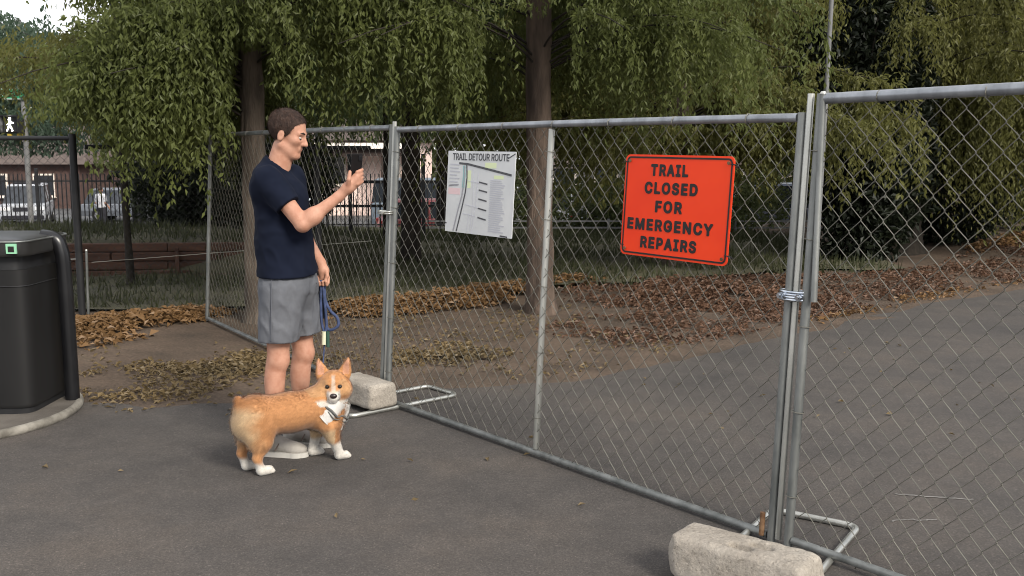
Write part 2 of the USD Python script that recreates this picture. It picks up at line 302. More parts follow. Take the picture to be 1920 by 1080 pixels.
mat('car_white', (.28, .29, .31), rough=.25, spec=.5); mat('car_red', (.15, .030, .032), rough=.25, spec=.5); mat('car_blue', (.10, .125, .155), rough=.3, spec=.5)
mat('car_navy', (0.0164, 0.02132, 0.041), rough=.25, spec=.5); mat('car_grey', (0.0984, 0.1066, 0.123), rough=.3, spec=.5); mat('tyre', (0.00984, 0.00984, 0.00984), rough=.9); mat('rim', (0.287, 0.287, 0.2952), rough=.3, metal=.8)
mat('lamp_red', (0.287, 0.0164, 0.0164), rough=.3); mat('lamp_clear', (0.574, 0.574, 0.574), rough=.15)
mat('cloth_white', (0.41, 0.41, 0.4346), rough=.9); mat('cloth_dark', (0.0164, 0.0164, 0.02132), rough=.9); mat('cloth_red', (0.2296, 0.0328, 0.0328), rough=.9)
mat('sign_green', (.012, .17, .075), rough=.5); mat('walk_white', (.8, .8, .78), emit=((1, .97, .9), 2.2)); mat('signal_yellow', (0.328, 0.2214, 0.0246), rough=.6); mat('pole_grey', (.10, .10, .10), (.14, .14, .14), rough=.6)
mat('sticker_green', (0.205, 0.4264, 0.2706), rough=.5); mat('tarp', (0.0164, 0.0246, 0.082), (0.0287, 0.0369, 0.1148), rough=.7)
mat('chalk', (0.0984, 0.09184, 0.0861), (0.164, 0.1558, 0.1476), scale=30, rough=.95)

# ================================================================ GROUND
def ground_z(x, y):
    x, y = np.asarray(x, float), np.asarray(y, float)
    z = -0.3 * smoothstep(y, 17.5, 26) - 1.2 * smoothstep(y, 26, 36)
    bank = 0.45 * smoothstep(y, 13.1, 13.35) * (1 - smoothstep(y, 15.5, 20)) * (1 - smoothstep(x, -3.3, -2.7))
    rise = 0.22 * smoothstep(x, 5.0, 9.0) * smoothstep(y, 14.0, 17.0)
    return z + bank + rise
xs = np.unique(np.concatenate([np.linspace(-300, -30, 10), np.linspace(-30, -8, 23), np.linspace(-8, 12, 101), np.linspace(12, 40, 24), np.linspace(40, 300, 10)]))
ys = np.unique(np.concatenate([np.linspace(-60, 0, 8), np.linspace(0, 5, 11), np.linspace(5, 24, 115), np.linspace(24, 60, 37), np.linspace(60, 400, 12)]))
X, Y = np.meshgrid(xs, ys, indexing='ij')
def grid_mesh(X, Y, Z, keep=None):
    nx, ny = X.shape; i = np.arange(nx * ny).reshape(nx, ny)
    q = np.stack([i[:-1, :-1], i[1:, :-1], i[1:, 1:], i[:-1, 1:]], -1)
    if keep is not None: q = q[keep[:-1, :-1] & keep[1:, :-1] & keep[1:, 1:] & keep[:-1, 1:]]
    return np.stack([X, Y, Z], -1).reshape(-1, 3), q.reshape(-1, 4)
Z = ground_z(X, Y); soft = smoothstep(Y, 8.3, 10.5) * (1 - smoothstep(Y, 25, 30))
asph = Polygon([(-9, -8), (9, -8), (20, 8.5), (34, 20), (30, 25), (14.5, 18.3), (8.6, 13.7), (6.19, 12.05), (4.4, 10.75), (2.86, 9.32), (1.75, 8.25), (0.54, 7.2), (-.2, 6.95), (-.8, 6.9), (-1.3, 6.75), (-1.8, 6.55), (-2.3, 6.45), (-2.8, 6.5), (-3.2, 6.6), (-4.2, 6.7), (-9, 6.9)])
edge = []
ring = LineString(list(asph.exterior.coords)); npt = int(ring.length / .07)
for k in range(npt):
    p = np.array(ring.interpolate(k * ring.length / npt).coords[0])
    n_ = meshkit.fbm(np.array([[p[0] * 1.7, p[1] * 1.7, 0.3]]), 4, 3)[0] - .5; n2_ = meshkit.fbm(np.array([[p[0] * 1.7, p[1] * 1.7, 9.3]]), 4, 5)[0] - .5
    if p[1] > 5: p = p + np.array([n_, n2_]) * .38
    edge.append(p)
asph = Polygon(edge).buffer(0)
Z = Z + soft * (meshkit.fbm(np.stack([X * 1.1, Y * 1.1, X * 0], -1), 3, 2) - .6) * .05 * (1 - smoothstep(X, 3, 5))
obj('ground', grid_mesh(X, Y, Z), 'soil', smooth=True, label='brown bare soil and verge around the trail', category='ground', kind='structure') if False else tag(obj('ground', grid_mesh(X, Y, Z), 'soil', smooth=True), 'brown bare soil verge strewn with leaves beside the asphalt trail', 'ground', None, 'structure')
v, f = trimesh.creation.triangulate_polygon(asph, engine='earcut')
# asphalt sheet, draped
tv = np.column_stack([v, np.full(len(v), .006)])
tag(obj('asphalt_trail', (tv, f), 'asphalt'), 'grey worn asphalt trail running under the mesh fence', 'trail', None, 'structure')
# turf sheets beyond the leaf band
gx, gy = np.meshgrid(np.linspace(-9, 5.6, 150), np.linspace(10.4, 26, 120), indexing='ij')
edge_y = 11.0 + .62 * np.clip(gx + 1.9, -6, 6) * .75 + .5 * (meshkit.fbm(np.stack([gx, gx * 0, gx * 0], -1), 3, 8) - .5)
edge_y = np.where(gx < -2.2, 10.55 + .15 * (gx + 2.2), edge_y); edge_y = np.maximum(edge_y, 10.35)
gz = ground_z(gx, gy) + .012 + .05 * meshkit.fbm(np.stack([gx * 1.2, gy * 1.2, gx * 0], -1), 3, 4)
tag(obj('lawn', grid_mesh(gx, gy, gz, gy > edge_y), 'turf_soil', smooth=True), 'dark shaded grass bank behind the leaf band', 'lawn', None, 'structure')
sx, sy = np.meshgrid(np.linspace(-70, 60, 14), np.linspace(36.5, 56, 5), indexing='ij')
tag(obj('street', grid_mesh(sx, sy, sx * 0 - 1.49), 'road_far'), 'grey street far behind the iron picket fence', 'street', None, 'structure')

def leaf_mesh(P, D, N, L, W, curl=0.0):
    """leaves as folded rhombi: base P, direction D, upward normal N, length L, width W"""
    D = D / np.linalg.norm(D, axis=1, keepdims=True); S = np.cross(D, N); S /= np.linalg.norm(S, axis=1, keepdims=True) + 1e-9; N = np.cross(S, D)
    L, W = np.broadcast_to(L, len(P))[:, None], np.broadcast_to(W, len(P))[:, None]; c = np.broadcast_to(curl, len(P))[:, None]
    v = np.stack([P, P + D * L * .45 + S * W * .5 + N * W * (.18 + c), P + D * L - N * L * .12, P + D * L * .45 - S * W * .5 + N * W * (.18 + c)], 1).reshape(-1, 3)
    i = np.arange(len(P))[:, None] * 4
    return v, np.vstack([i + [0, 2, 1], i + [0, 3, 2]])
def rdir(n, r, up=0.0):
    d = r.normal(size=(n, 3)); d[:, 2] += up; return d / np.linalg.norm(d, axis=1, keepdims=True)

# fallen leaves: (name, polygon corners, count, pile height, material, size)
def fallen(poly, n, pile, size, r, clump=2.0):
    pg = Polygon(poly); x0, y0, x1, y1 = pg.bounds; out = []
    while sum(map(len, out)) < n:
        q = np.column_stack([r.uniform(x0, x1, n * 2), r.uniform(y0, y1, n * 2)])
        w = meshkit.fbm(np.column_stack([q * clump, q[:, 0] * 0]), 3, 11)
        q = q[w > r.uniform(.28, .72, len(q))]
        from shapely import contains_xy
        ins = contains_xy(pg, q[:, 0], q[:, 1])
        if not ins.any(): continue
        q = q[ins]
        e = np.array([pg.exterior.distance(Point(p)) for p in q]); q = q[e > r.exponential(.10, len(q))]
        out.append(q)
    q = np.vstack(out)[:n]
    e = np.array([pg.exterior.distance(Point(p)) for p in q])
    z = ground_z(q[:, 0], q[:, 1]) + .014 + pile * np.clip(e / .25, 0, 1) * r.uniform(.15, 1, n) ** .7
    P = np.column_stack([q, z]); a = r.uniform(0, 6.283, n)
    D = np.column_stack([np.cos(a), np.sin(a), r.normal(0, .38, n)]); N = np.column_stack([r.normal(0, .5, (n, 2)), np.ones(n)])
    L = size * r.uniform(.6, 1.3, n)
    return leaf_mesh(P, D, N, L, L * r.uniform(.4, .62, n), r.uniform(0, .4, n))
def litter(label, mat_, specs, seed):
    r = np.random.default_rng(seed)
    tag(obj('fallen_leaves', cat_(*[fallen(*s, r=r) for s in specs]), mat_), label, 'fallen leaves', None, 'stuff')
litter('orange tan fallen leaves heaped along foot of the black chain link fence', 'fallen_tan', [([(-4.5, 8.75), (-3.9, 8.75), (-3.0, 9.75), (-2.85, 10.4), (-3.4, 10.35), (-4.3, 9.55)], 4200, .10, .07), ([(-4.4, 8.1), (-3.6, 8.3), (-3.2, 9.0), (-4.2, 9.0)], 260, .02, .08)], 21)
litter('orange tan fallen leaves banked in a band along the grass edge behind the fence', 'fallen_tan', [([(-2.0, 9.85), (-1.1, 10.1), (-.2, 10.75), (.3, 11.5), (.3, 12.15), (-.3, 12.0), (-1.2, 11.0), (-2.05, 10.45)], 8000, .13, .066)], 22)
litter('yellow brown fallen leaves scattered over the soil between the bin and the man', 'fallen_mix', [([(-3.0, 6.55), (-2.2, 6.5), (-1.85, 7.3), (-1.6, 8.0), (-2.2, 8.3), (-2.9, 8.1), (-3.3, 7.4)], 1300, .012, .05), ([(-2.6, 7.4), (-1.4, 7.5), (-1.3, 8.1), (-2.6, 8.1)], 420, .012, .055), ([(-3.4, 6.2), (-1.6, 6.2), (-1.2, 7.1), (-2.0, 8.6), (-3.6, 8.6)], 300, .006, .045)], 23)
litter('small patch of yellow fallen leaves on the soil just behind the map sign panel', 'fallen_mix', [([(-1.0, 7.7), (-.1, 7.6), (.15, 8.2), (-.3, 8.7), (-1.0, 8.6)], 800, .02, .05), ([(-2.4, 6.9), (.5, 7.2), (1.5, 8.4), (.8, 11.0), (-1.8, 9.8)], 1100, .008, .045)], 24)
litter('rust brown leaf litter covering the slope beyond the orange sign', 'fallen_rust', [([(.5, 11.2), (1.2, 10.6), (3.1, 10.1), (4.6, 11.4), (6.4, 12.6), (8.5, 14.2), (9.4, 17.4), (7.6, 16.6), (6.2, 14.6), (4.6, 13.6), (2.5, 13.4), (.6, 12.9)], 9000, .035, .055), ([(.9, 8.4), (1.7, 8.6), (2.9, 9.7), (4.6, 11.2), (3.4, 11.4), (1.0, 11.0), (.2, 9.2)], 4200, .012, .052), ([(1.2, 11.0), (2.7, 10.6), (3.0, 12.4), (1.6, 12.8)], 5000, .09, .062)], 25)
litter('orange leaves gathered in a strip along the far right trail edge', 'fallen_tan', [([(7.2, 15.6), (8.4, 16.2), (9.8, 17.0), (9.8, 17.5), (8.2, 16.9), (7.1, 16.0)], 900, .1, .09), ([(3.0, 9.6), (4.6, 11.05), (6.2, 12.3), (8, 13.5), (7.8, 13.7), (6.0, 12.6), (4.4, 11.4), (2.9, 9.9)], 500, .01, .06), ([(.3, 12.2), (1.1, 12.5), (1.3, 13.1), (.4, 12.9)], 600, .1, .08)], 26)
litter('few pale dry leaves lying loose on the open asphalt', 'fallen_mix', [([(-2.6, 4.6), (-.6, 4.2), (.8, 4.4), (1.5, 5.5), (3.5, 5.5), (4, 9.5), (1.5, 7.8), (-1.2, 6.6), (-2.6, 6.2)], 46, .0, .045)], 27)
# grass
r = np.random.default_rng(31)
n = 42000
q = np.column_stack([r.uniform(-8.5, 5.4, n), r.uniform(10.4, 24, n) ** 1.0])
ey = 11.0 + .465 * np.clip(q[:, 0] + 1.9, -6, 6); ey = np.where(q[:, 0] < -2.2, 10.5 + .15 * (q[:, 0] + 2.2), ey); ey = np.maximum(ey, 10.35)
q = q[(q[:, 1] > ey + r.normal(0, .18, n)) & (meshkit.fbm(np.column_stack([q * 1.3, q[:, 0] * 0]), 3, 14) > r.uniform(.2, .6, n))]; n = len(q)
P = np.column_stack([q, ground_z(q[:, 0], q[:, 1])]); hgt = r.uniform(.08, .22, n); a = r.uniform(0, 6.283, n)
tip = P + np.column_stack([r.normal(0, .05, (n, 2)), hgt]); sd = np.column_stack([np.cos(a), np.sin(a), a * 0]) * (.006 + .0006 * q[:, 1:2])
tag(obj('grass', (np.stack([P - sd, P + sd, tip], 1).reshape(-1, 3), np.arange(3 * n).reshape(-1, 3)), 'grass_mat'), 'short dark green grass on the bank behind the fence', 'grass', None, 'stuff')

# ================================================================ TREES
def bough_sprays(base, R, z0, z1, nb, nspray, nleaf, L, W, r, zmin=1.0, up=.35, droop=1.0, spray=(.5, 1.1), az=None, inner=.25, cull=None):
    """boughs arch out from the trunk and carry hanging leafy twigs; returns leaf mesh, twig mesh"""
    Ps, Ds, Ns, bt = [], [], [], []
    for b in range(nb):
        a = r.uniform(*(az or (0, 6.283))); zb = r.uniform(z0, z1); ln = R * r.uniform(.6, 1.1) * (1 - .35 * (zb - z0) / max(z1 - z0, .1))
        t = np.linspace(0, 1, 9); rad = ln * t; zz = zb + up * ln * (t * 1.6 - droop * 1.5 * t * t)
        w = r.normal(0, .12, 2)
        c = np.column_stack([base[0] + np.cos(a + w[0] * t * 2) * rad, base[1] + np.sin(a + w[0] * t * 2) * rad, zz])
        if cull is None or cull(c[6:7])[0]: bt.append(tube(c, np.linspace(.013, .004, 9), 5, cap=False))
        ns = nspray; tt = r.uniform(inner, 1, ns); k = np.clip((tt * 8).astype(int), 0, 7); fr = (tt * 8 - k)[:, None]
        p0 = c[k] * (1 - fr) + c[k + 1] * fr
        aa = a + r.normal(0, 1.0, ns); h0 = np.column_stack([np.cos(aa), np.sin(aa), r.normal(.15, .25, ns)])
        SL = r.uniform(*spray, ns)
        u = np.linspace(.06, 1, nleaf)
        # twig path: p0 + h0*s - gravity*s^2
        s = u[None, :] * SL[:, None]
        pth = p0[:, None, :] + h0[:, None, :] * (s * (1 - .45 * u))[..., None] + np.array([0, 0, -1.0]) * (droop * .95 * s * u)[..., None]
        tg = np.gradient(pth, axis=1); tg /= np.linalg.norm(tg, axis=2, keepdims=True) + 1e-9
        pth = pth + r.normal(0, .025, pth.shape)
        rr = r.normal(size=pth.shape); side = np.cross(tg, rr); side /= np.linalg.norm(side, axis=2, keepdims=True) + 1e-9
        D = tg * .55 + side * .75 + np.array([0, 0, -.45]) + r.normal(0, .2, pth.shape)
        N = r.normal(0, .55, pth.shape) + np.array([0, 0, .75]) + h0[:, None, :] * .5
        ok = (pth[..., 2] > zmin)
        Ps.append(pth[ok]); Ds.append(D[ok]); Ns.append(N[ok])
    P, D, N = map(np.vstack, (Ps, Ds, Ns))
    if cull is not None:
        k = cull(P); P, D, N = P[k], D[k], N[k]
    n = len(P); ll = L * r.uniform(.65, 1.25, n)
    return leaf_mesh(P, D, N, ll, ll * (W / L) * r.uniform(.8, 1.2, n)), cat_(*bt, tube([(*base, 2.9), (*base, 3.4)], .02, 4))
def trunk_mesh(x, y, zb, h, r0, r1, lean=(0, 0), flare=1.5, seed=0, n=36):
    t = np.linspace(0, 1, 70) ** 1.35
    rr = r0 + (r1 - r0) * t; rr = rr * (1 + (flare - 1) * np.exp(-t * h / .18))
    ph = seed * 1.7
    c = np.column_stack([x + lean[0] * t * h + .03 * np.sin(t * 5 + ph), y + lean[1] * t * h + .03 * np.cos(t * 4 + ph), zb - .1 + t * (h + .1)])
    v, f = tube(c, rr, n)
    ax = np.column_stack([np.interp(v[:, 2], c[:, 2], c[:, 0]), np.interp(v[:, 2], c[:, 2], c[:, 1])])
    d = v[:, :2] - ax; k = 1 + .22 * (meshkit.fbm(v * [7, 7, 1.3], 3, seed) - .5) + .16 * (np.abs(2 * meshkit.noise(v * [34, 34, 3.2], seed + 1) - 1) - .5)
    v[:, :2] = ax + d * k[:, None]
    return v, f
def tree(name, label, cat, x, y, h, r0, r1, mat_leaf, mat_bark, sp, seed, lean=(0, 0), group=None, flare=1.5):
    r = np.random.default_rng(seed); zb = float(ground_z(x, y))
    t = thing(name, label, cat, group)
    obj('trunk', trunk_mesh(x, y, zb, h, r0, r1, lean, flare, seed), mat_bark, t, smooth=True)
    lv, bt = zip(*[bough_sprays((x + lean[0] * 3, y + lean[1] * 3), r=r, **s) for s in sp])
    obj('branches', cat_(*bt), 'bark_dark', t, smooth=True)
    tag(obj('crown', cat_(*lv), mat_leaf, t), kind='stuff')
    return t
near = lambda **k: dict(dict(nleaf=46, L=.066, W=.025), **k)
def keepA(P):
    r_ = np.random.default_rng(len(P)); lim = -4.15 + .35 * np.sin(P[:, 2] * 5) + r_.normal(0, .15, len(P))
    return keepB(P) & (P[:, 0] > lim) & ~((np.abs(P[:, 0] + .256 * P[:, 1] + .03 * np.sin(P[:, 2] * 17)) < .15) & (P[:, 1] < 9.8) & (P[:, 2] < 2.6))
def keepB(P):   # keep drooping foliage clear of the panels' front
    return (P[:, 1] > 8.35 - .0 * P[:, 0]) & ~((P[:, 0] < -3.6) & (P[:, 2] < 1.95) & (P[:, 1] < 10.5) & (P[:, 0] > -9))
tree('street_tree', 'leafy tree with grey brown trunk right behind the man, drooping branches', 'tree', -2.52, 9.75, 9.0, .122, .09, 'leaf_a', 'bark',
     [near(R=2.7, z0=2.2, z1=4.4, nb=58, nspray=32, zmin=1.55, cull=keepA), near(R=2.3, z0=1.9, z1=2.7, nb=20, nspray=28, az=(1.9, 4.2), zmin=.95, cull=keepA), near(R=1.7, z0=2.2, z1=2.9, nb=18, nspray=30, az=(-2.6, -1.6), zmin=1.35, up=.2, cull=keepA)], 41)
tree('street_tree', 'tall tree with straight reddish brown trunk behind the detour map sign', 'tree', .28, 10.4, 10.0, .138, .112, 'leaf_a', 'bark_red',
     [near(R=2.9, z0=2.3, z1=4.6, nb=62, nspray=32, zmin=1.45, cull=lambda P: (P[:, 1] > 8.9) & ~((np.abs(P[:, 0] - .15) < .40) & (P[:, 1] < 10.6) & (P[:, 2] < 2.95)))], 42)
tree('street_tree', 'tree with thin shaded trunk behind the top rail above the orange sign', 'tree', 2.4, 14.6, 9.5, .19, .12, 'leaf_c', 'bark',
     [near(R=3.4, z0=1.5, z1=4.6, nb=76, nspray=32, zmin=1.0, L=.085, W=.034, cull=lambda P: ~((np.abs(P[:, 0] - 2.35) < .3) & (P[:, 1] < 14.6) & (P[:, 2] < 2.9) & (P[:, 2] > 2.0)))], 43)
tree('street_tree', 'bushy green tree filling the gap between the two front trunks', 'tree', -1.5, 14.9, 9.5, .15, .10, 'leaf_b', 'bark_dark',
     [near(R=3.3, z0=2.5, z1=5.2, nb=56, nspray=32, zmin=1.2, L=.08, W=.032, cull=lambda P: (P[:, 2] > 2.05) | ((P[:, 0] > -1.45 + .2 * np.sin(P[:, 2] * 7)) & (P[:, 1] < 17)))], 44)
tree('street_tree', 'cool green tree at the far left above the walk signal', 'tree', -8.6, 15.9, 10.0, .07, .05, 'leaf_cool', 'bark_dark',
     [near(R=3.6, z0=2.2, z1=3.7, nb=48, nspray=30, zmin=1.75, L=.085, W=.034, cull=lambda P: (P[:, 2] < 3.6 + .22 * np.sin(P[:, 0] * 3) + .9 * smoothstep(P[:, 0], -6.8, -5.4)) & ~((P[:, 0] < -6.95) & (P[:, 2] < 2.98)))], 45)
tree('street_tree', 'sparse tree with olive leaves over the black fence corner at left', 'tree', -4.75, 12.4, 9.0, .045, .035, 'leaf_c', 'bark_dark',
     [near(R=2.5, z0=2.3, z1=4.4, nb=48, nspray=30, zmin=1.7, cull=lambda P: (P[:, 1] > 10.0) & (P[:, 0] > np.where(P[:, 2] > 2.3, -6.3, -5.35) - .25 * np.sin(P[:, 2] * 4)) & ((P[:, 2] < 2.95) | (P[:, 0] > -4.7)))], 46)
tree('weeping_tree', 'dark evergreen mass with hanging olive branches behind the right gate panel', 'tree', 6.3, 16.2, 9.5, .34, .2, 'leaf_c', 'bark_dark',
     [near(R=3.2, z0=2.4, z1=5.4, nb=40, nspray=26, zmin=2.1, L=.09, W=.034), near(R=2.7, z0=2.0, z1=3.0, nb=20, nspray=28, az=(-1.5, .35), zmin=.35, droop=1.5, spray=(.8, 1.6), L=.08, W=.028)], 47)
tree('street_tree', 'olive tree at the far right edge beside the trail bend', 'tree', 9.8, 17.5, 9.0, .2, .12, 'leaf_c', 'bark_dark',
     [near(R=3.4, z0=2.0, z1=5.0, nb=54, nspray=30, zmin=1.1, L=.09, W=.036)], 48)
for k, (x, y, m_, lab, zm) in enumerate([(-15.8, 29, 'leaf_cool', 'far bluish green tree behind the white panel building', 1.6), (-6.4, 25, 'leaf_far', 'far green tree behind the black fence at left', 1.3), (-1.9, 28, 'leaf_b', 'far round green tree above the pink building', 2.0),
                                 (3.4, 24, 'leaf_far', 'far green tree between reddish trunk and orange sign', .75), (7.4, 26, 'leaf_b', 'far tree with blue green crown above the panel joint', .7), (12.2, 26, 'leaf_far', 'far tree beyond the right gate panel', .5), (16.5, 24, 'leaf_c', 'far tree at the right edge of the view', .4)]):
    top = (lambda P: (P[:, 2] < 4.9 + .45 * np.sin(P[:, 0] * 1.9))) if k == 0 else (lambda P: P[:, 0] > -9.6) if k == 1 else None
    tree('background_tree', lab, 'tree', x, y, 10.5, .2, .12, m_, 'bark_dark', [dict(R=4.6, z0=1.9, z1=6.6, nb=80, nspray=30, nleaf=34, L=.15, W=.07, zmin=zm, spray=(.7, 1.4), cull=top)], 60 + k)
r = np.random.default_rng(91); n = 52000
q = np.column_stack([r.uniform(-75, 75, n), r.uniform(72, 84, n)]); topz = 8.6 + 3.2 * (meshkit.fbm(np.column_stack([q[:, 0] * .13, q[:, 0] * 0, q[:, 0] * 0]), 4, 17) - .5) * 2
P = np.column_stack([q, -1.5 + (topz + 1.5) * r.uniform(0, 1, n) ** .8]); D = rdir(n, r, -.3); ll = r.uniform(.5, 1.0, n)
tag(obj('far_woods', leaf_mesh(P, D, rdir(n, r, .8), ll, ll * .6), 'leaf_far'), 'distant belt of green trees closing the view behind the houses', 'woods', None, 'stuff')
# dark understorey shrubs
def shrub(label, x, y, R, h, n, m_, seed, L=.12, group=None):
    r = np.random.default_rng(seed); z0 = float(ground_z(x, y))
    d = rdir(n, r); rad = r.uniform(.25, 1, n) ** .45; lump = .72 + .55 * meshkit.fbm(d * 2.2 + seed, 3, seed)
    P = np.array([x, y, z0 + h * .48]) + d * np.array([R, R * .8, h * .55]) * (rad * lump)[:, None]
    P = P[P[:, 2] > z0]; n = len(P)
    D = rdir(n, r) + np.array([0, 0, -.3]); N = rdir(n, r, .8)
    t = thing('shrub', label, 'shrub', group)
    stems = [tube([(x, y, z0 - .05), (x + .4 * R * math.cos(a), y + .4 * R * math.sin(a), z0 + h * .45), (x + .7 * R * math.cos(a + .3), y + .7 * R * math.sin(a + .3), z0 + h * .75)], [.03, .02, .008], 5) for a in np.arange(6) * 1.05]
    obj('stems', cat_(*stems), 'bark_dark', t); ll = L * r.uniform(.6, 1.3, n)
    tag(obj('foliage', leaf_mesh(P, D, N, ll, ll * .5), m_, t), kind='stuff')
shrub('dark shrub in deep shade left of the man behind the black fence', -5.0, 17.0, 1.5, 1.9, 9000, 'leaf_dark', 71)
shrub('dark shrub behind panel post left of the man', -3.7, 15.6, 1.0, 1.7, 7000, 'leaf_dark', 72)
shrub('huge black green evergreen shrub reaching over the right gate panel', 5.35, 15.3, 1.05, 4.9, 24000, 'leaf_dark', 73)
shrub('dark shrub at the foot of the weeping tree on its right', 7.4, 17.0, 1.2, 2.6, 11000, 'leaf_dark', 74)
shrub('low broad green shrub on the far side of the lawn right of the reddish trunk', 1.4, 24.0, 2.2, 1.3, 7000, 'leaf_far', 75)
shrub('broad green shrub on the far lawn edge behind the orange sign', 4.0, 22.5, 2.2, 1.6, 8000, 'leaf_far', 76)
shrub('grey green shrub on the far right slope beside the trail', 10.6, 19.5, 1.6, 1.7, 6000, 'leaf_far', 77)
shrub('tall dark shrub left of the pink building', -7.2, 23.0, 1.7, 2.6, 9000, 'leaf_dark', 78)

# ================================================================ TEMPORARY FENCE
PH, LEAN = .88321485, .05977166
DV = np.array([math.cos(PH), -math.sin(PH), 0.0])      # along the fence towards the camera's right
def panel_matrix(origin, dv, lean):
    n = np.array([-dv[1], dv[0], 0.0]);                # away from camera
    up = np.array([0, 0, math.cos(lean)]) + n * math.sin(lean); yy = np.cross(up, dv)
    return Gf.Matrix4d(*dv, 0, *yy, 0, *up, 0, *origin, 1)
def chain_link(x0, x1, z0, z1, w=.097, h=.106, r=.0018, n=5, seed=0):
    """interlocked zigzag wires, hooked at every bend"""
    p = w / 2; cols = int((x1 - x0) / p); rows = int((z1 - z0) / (h / 2)); out = []
    rg = np.random.default_rng(seed)
    for i in range(cols):
        pts = []
        for k in range(rows + 1):
            s = (k + i) % 2; xx = x0 + p * (i + s) + (-.0035 if s == 0 else .0035); yy = .003 if s == 0 else -.003; zz = z0 + k * h / 2
            b = (1 if s == 0 else -1) * .006
            pts += [(xx + b, yy * .4, zz - .006), (xx, yy, zz), (xx + b, -yy * .4, zz + .006)]
        pts = np.array(pts)
        bow = .012 * np.sin(pts[:, 2] * 2.1 + i * .11) * np.sin((pts[:, 0] - x0) * 1.3)
        pts[:, 1] += bow; pts[:, 2] += .006 * np.sin(pts[:, 0] * 3.1 + seed)
        out.append(tube(pts, r, n, cap=False))
    return cat_(*out)
def fence_panel(label, origin, dv, lean, length, height, mid=True, mesh_w=.097, rail_r=.0185, left_h=None, mats=('galv', 'galv_bright', 'galv_dull', 'wire'), seed=0, wr=.0018, n=5, z0=.03, right_post=True):
    t = thing('temporary_fence', label, 'mesh fence', None, mat=panel_matrix(origin, dv, lean))
    left_h = left_h or height
    obj('end_post', tube([(0, 0, 0), (0, 0, left_h)], .019, 14), mats[2], t, smooth=40)
    if right_post: obj('end_post', tube([(length, 0, 0), (length, 0, height)], .019, 14), mats[2], t, smooth=40)
    sag = lambda x: .006 * math.sin(x / length * math.pi)
    xx = np.linspace(.02, length - .02, 12)
    obj('top_rail', tube([(x, 0, height - .02 + sag(x) - (height - left_h) * (1 - x / length)) for x in xx], rail_r, 14), mats[0], t, smooth=40)
    obj('bottom_rail', tube([(x, 0, z0) for x in xx], .017, 12), mats[2], t, smooth=40)
    if mid: obj('middle_post', tube([(length * .49, .004, z0 + .018), (length * .49, .004, height - .04)], .0175, 12), mats[1], t, smooth=40)
    tag(obj('chain_link_mesh', chain_link(.025, length - .012, z0 - .015, max(height, left_h) + .012, w=mesh_w, r=wr, n=n, seed=seed), mats[3], t, smooth=60), kind='stuff')
    rg = np.random.default_rng(seed + 5)
    for k in range(int(length / .42)):
        x = .25 + k * .42; a = np.linspace(0, 6.6, 10)
        obj('wire_tie', tube(np.column_stack([x + a * .0015, .0235 * np.sin(a), height - .02 + .0235 * np.cos(a)]), .0022, 5), mats[3], t)
    for k in range(5):
        z = .22 + k * .36; a = np.linspace(0, 6.6, 10)
        for x in (0, length * .49) if mid else (0,):
            obj('wire_tie', tube(np.column_stack([x + .026 * np.sin(a), .026 * np.cos(a), z + a * .0015]), .0022, 5), mats[3], t)
    return t
JR = np.array([1.11321046, 4.12057184, 0.03]); LA = 3.05
JL = JR - DV * LA
A_org = (JL[0], JL[1], .005)
fence_panel('galvanized chain link panel carrying the map and orange signs', A_org, DV, LEAN, LA, 1.825, seed=1)
BL = np.array([-3.02, 9.80, 0]); BR = np.array([JL[0] - .045, JL[1] + .05, 0]); dB = (BR - BL); LB = np.linalg.norm(dB); dB /= LB
fence_panel('galvanized chain link panel behind the man, reaching the black fence', BL + [0, 0, .005], dB, LEAN, LB, 1.84, seed=2, n=4, wr=.0016)
fence_panel('nearest galvanized chain link panel at right with thick top rail', JR + DV * .085 + [0, 0, -.022], DV, LEAN, 3.05, 1.895, mid=True, rail_r=.022, seed=3, z0=.036)
# short clamped tube and stand upright at the near joint
def local_pt(off, up, out=0.0):
    n = np.array([-DV[1], DV[0], 0.0]); u = np.array([0, 0, math.cos(LEAN)]) + n * math.sin(LEAN)
    return JR + DV * off + u * up + n * out
def stand(label, joint_pt, corners, up_tubes, group):
    t = thing('fence_stand', label, 'fence stand', group)
    P = np.asarray(corners); pts = []
    for i in range(4):
        a, b, c = P[i - 1], P[i], P[(i + 1) % 4]
        d0 = (a - b) / np.linalg.norm(a - b); d1 = (c - b) / np.linalg.norm(c - b); R = .06
        for q in np.linspace(0, 1, 7): pts.append((1 - q) ** 2 * (b + d0 * R) + 2 * q * (1 - q) * b + q * q * (b + d1 * R))
    pts = np.array(pts); pts = np.column_stack([pts, np.full(len(pts), .021)])
    obj('base_loop', tube(pts, .0145, 10, closed=True), 'galv_bright', t, smooth=40)
    for a, b, rr, m_ in up_tubes: obj('upright', tube([a, b], rr, 12), m_, t, smooth=40)
    return t
u_, w_ = np.array([.55, .835]), np.array([.835, -.55])
cn = [a * u_ + b * w_ for a, b in ((4.40, -1.06), (4.40, -1.45), (3.46, -1.45), (3.46, -1.06))]
st = stand('tubular stand under the near block at the right panel joint', JR, cn, [(local_pt(.035, 0), local_pt(.035, 1.875), .0145, 'galv_bright'), (local_pt(-.040, .0, -.016), local_pt(-.040, .10, -.016), .012, 'rust')], None)
cl = thing('pipe_clamp', 'shiny silver bolted clamp joining the two posts at the right joint', 'clamp')
a = np.linspace(0, 2 * np.pi, 25)[:-1]; cpos = local_pt(.03, 1.045)
def at_local(pts, off, up):
    n = np.array([-DV[1], DV[0], 0.0]); u = np.array([0, 0, math.cos(LEAN)]) + n * math.sin(LEAN); pts = np.asarray(pts)
    return JR + DV * (off + pts[:, :1]) + n * pts[:, 1:2] + u * (up + pts[:, 2:3])
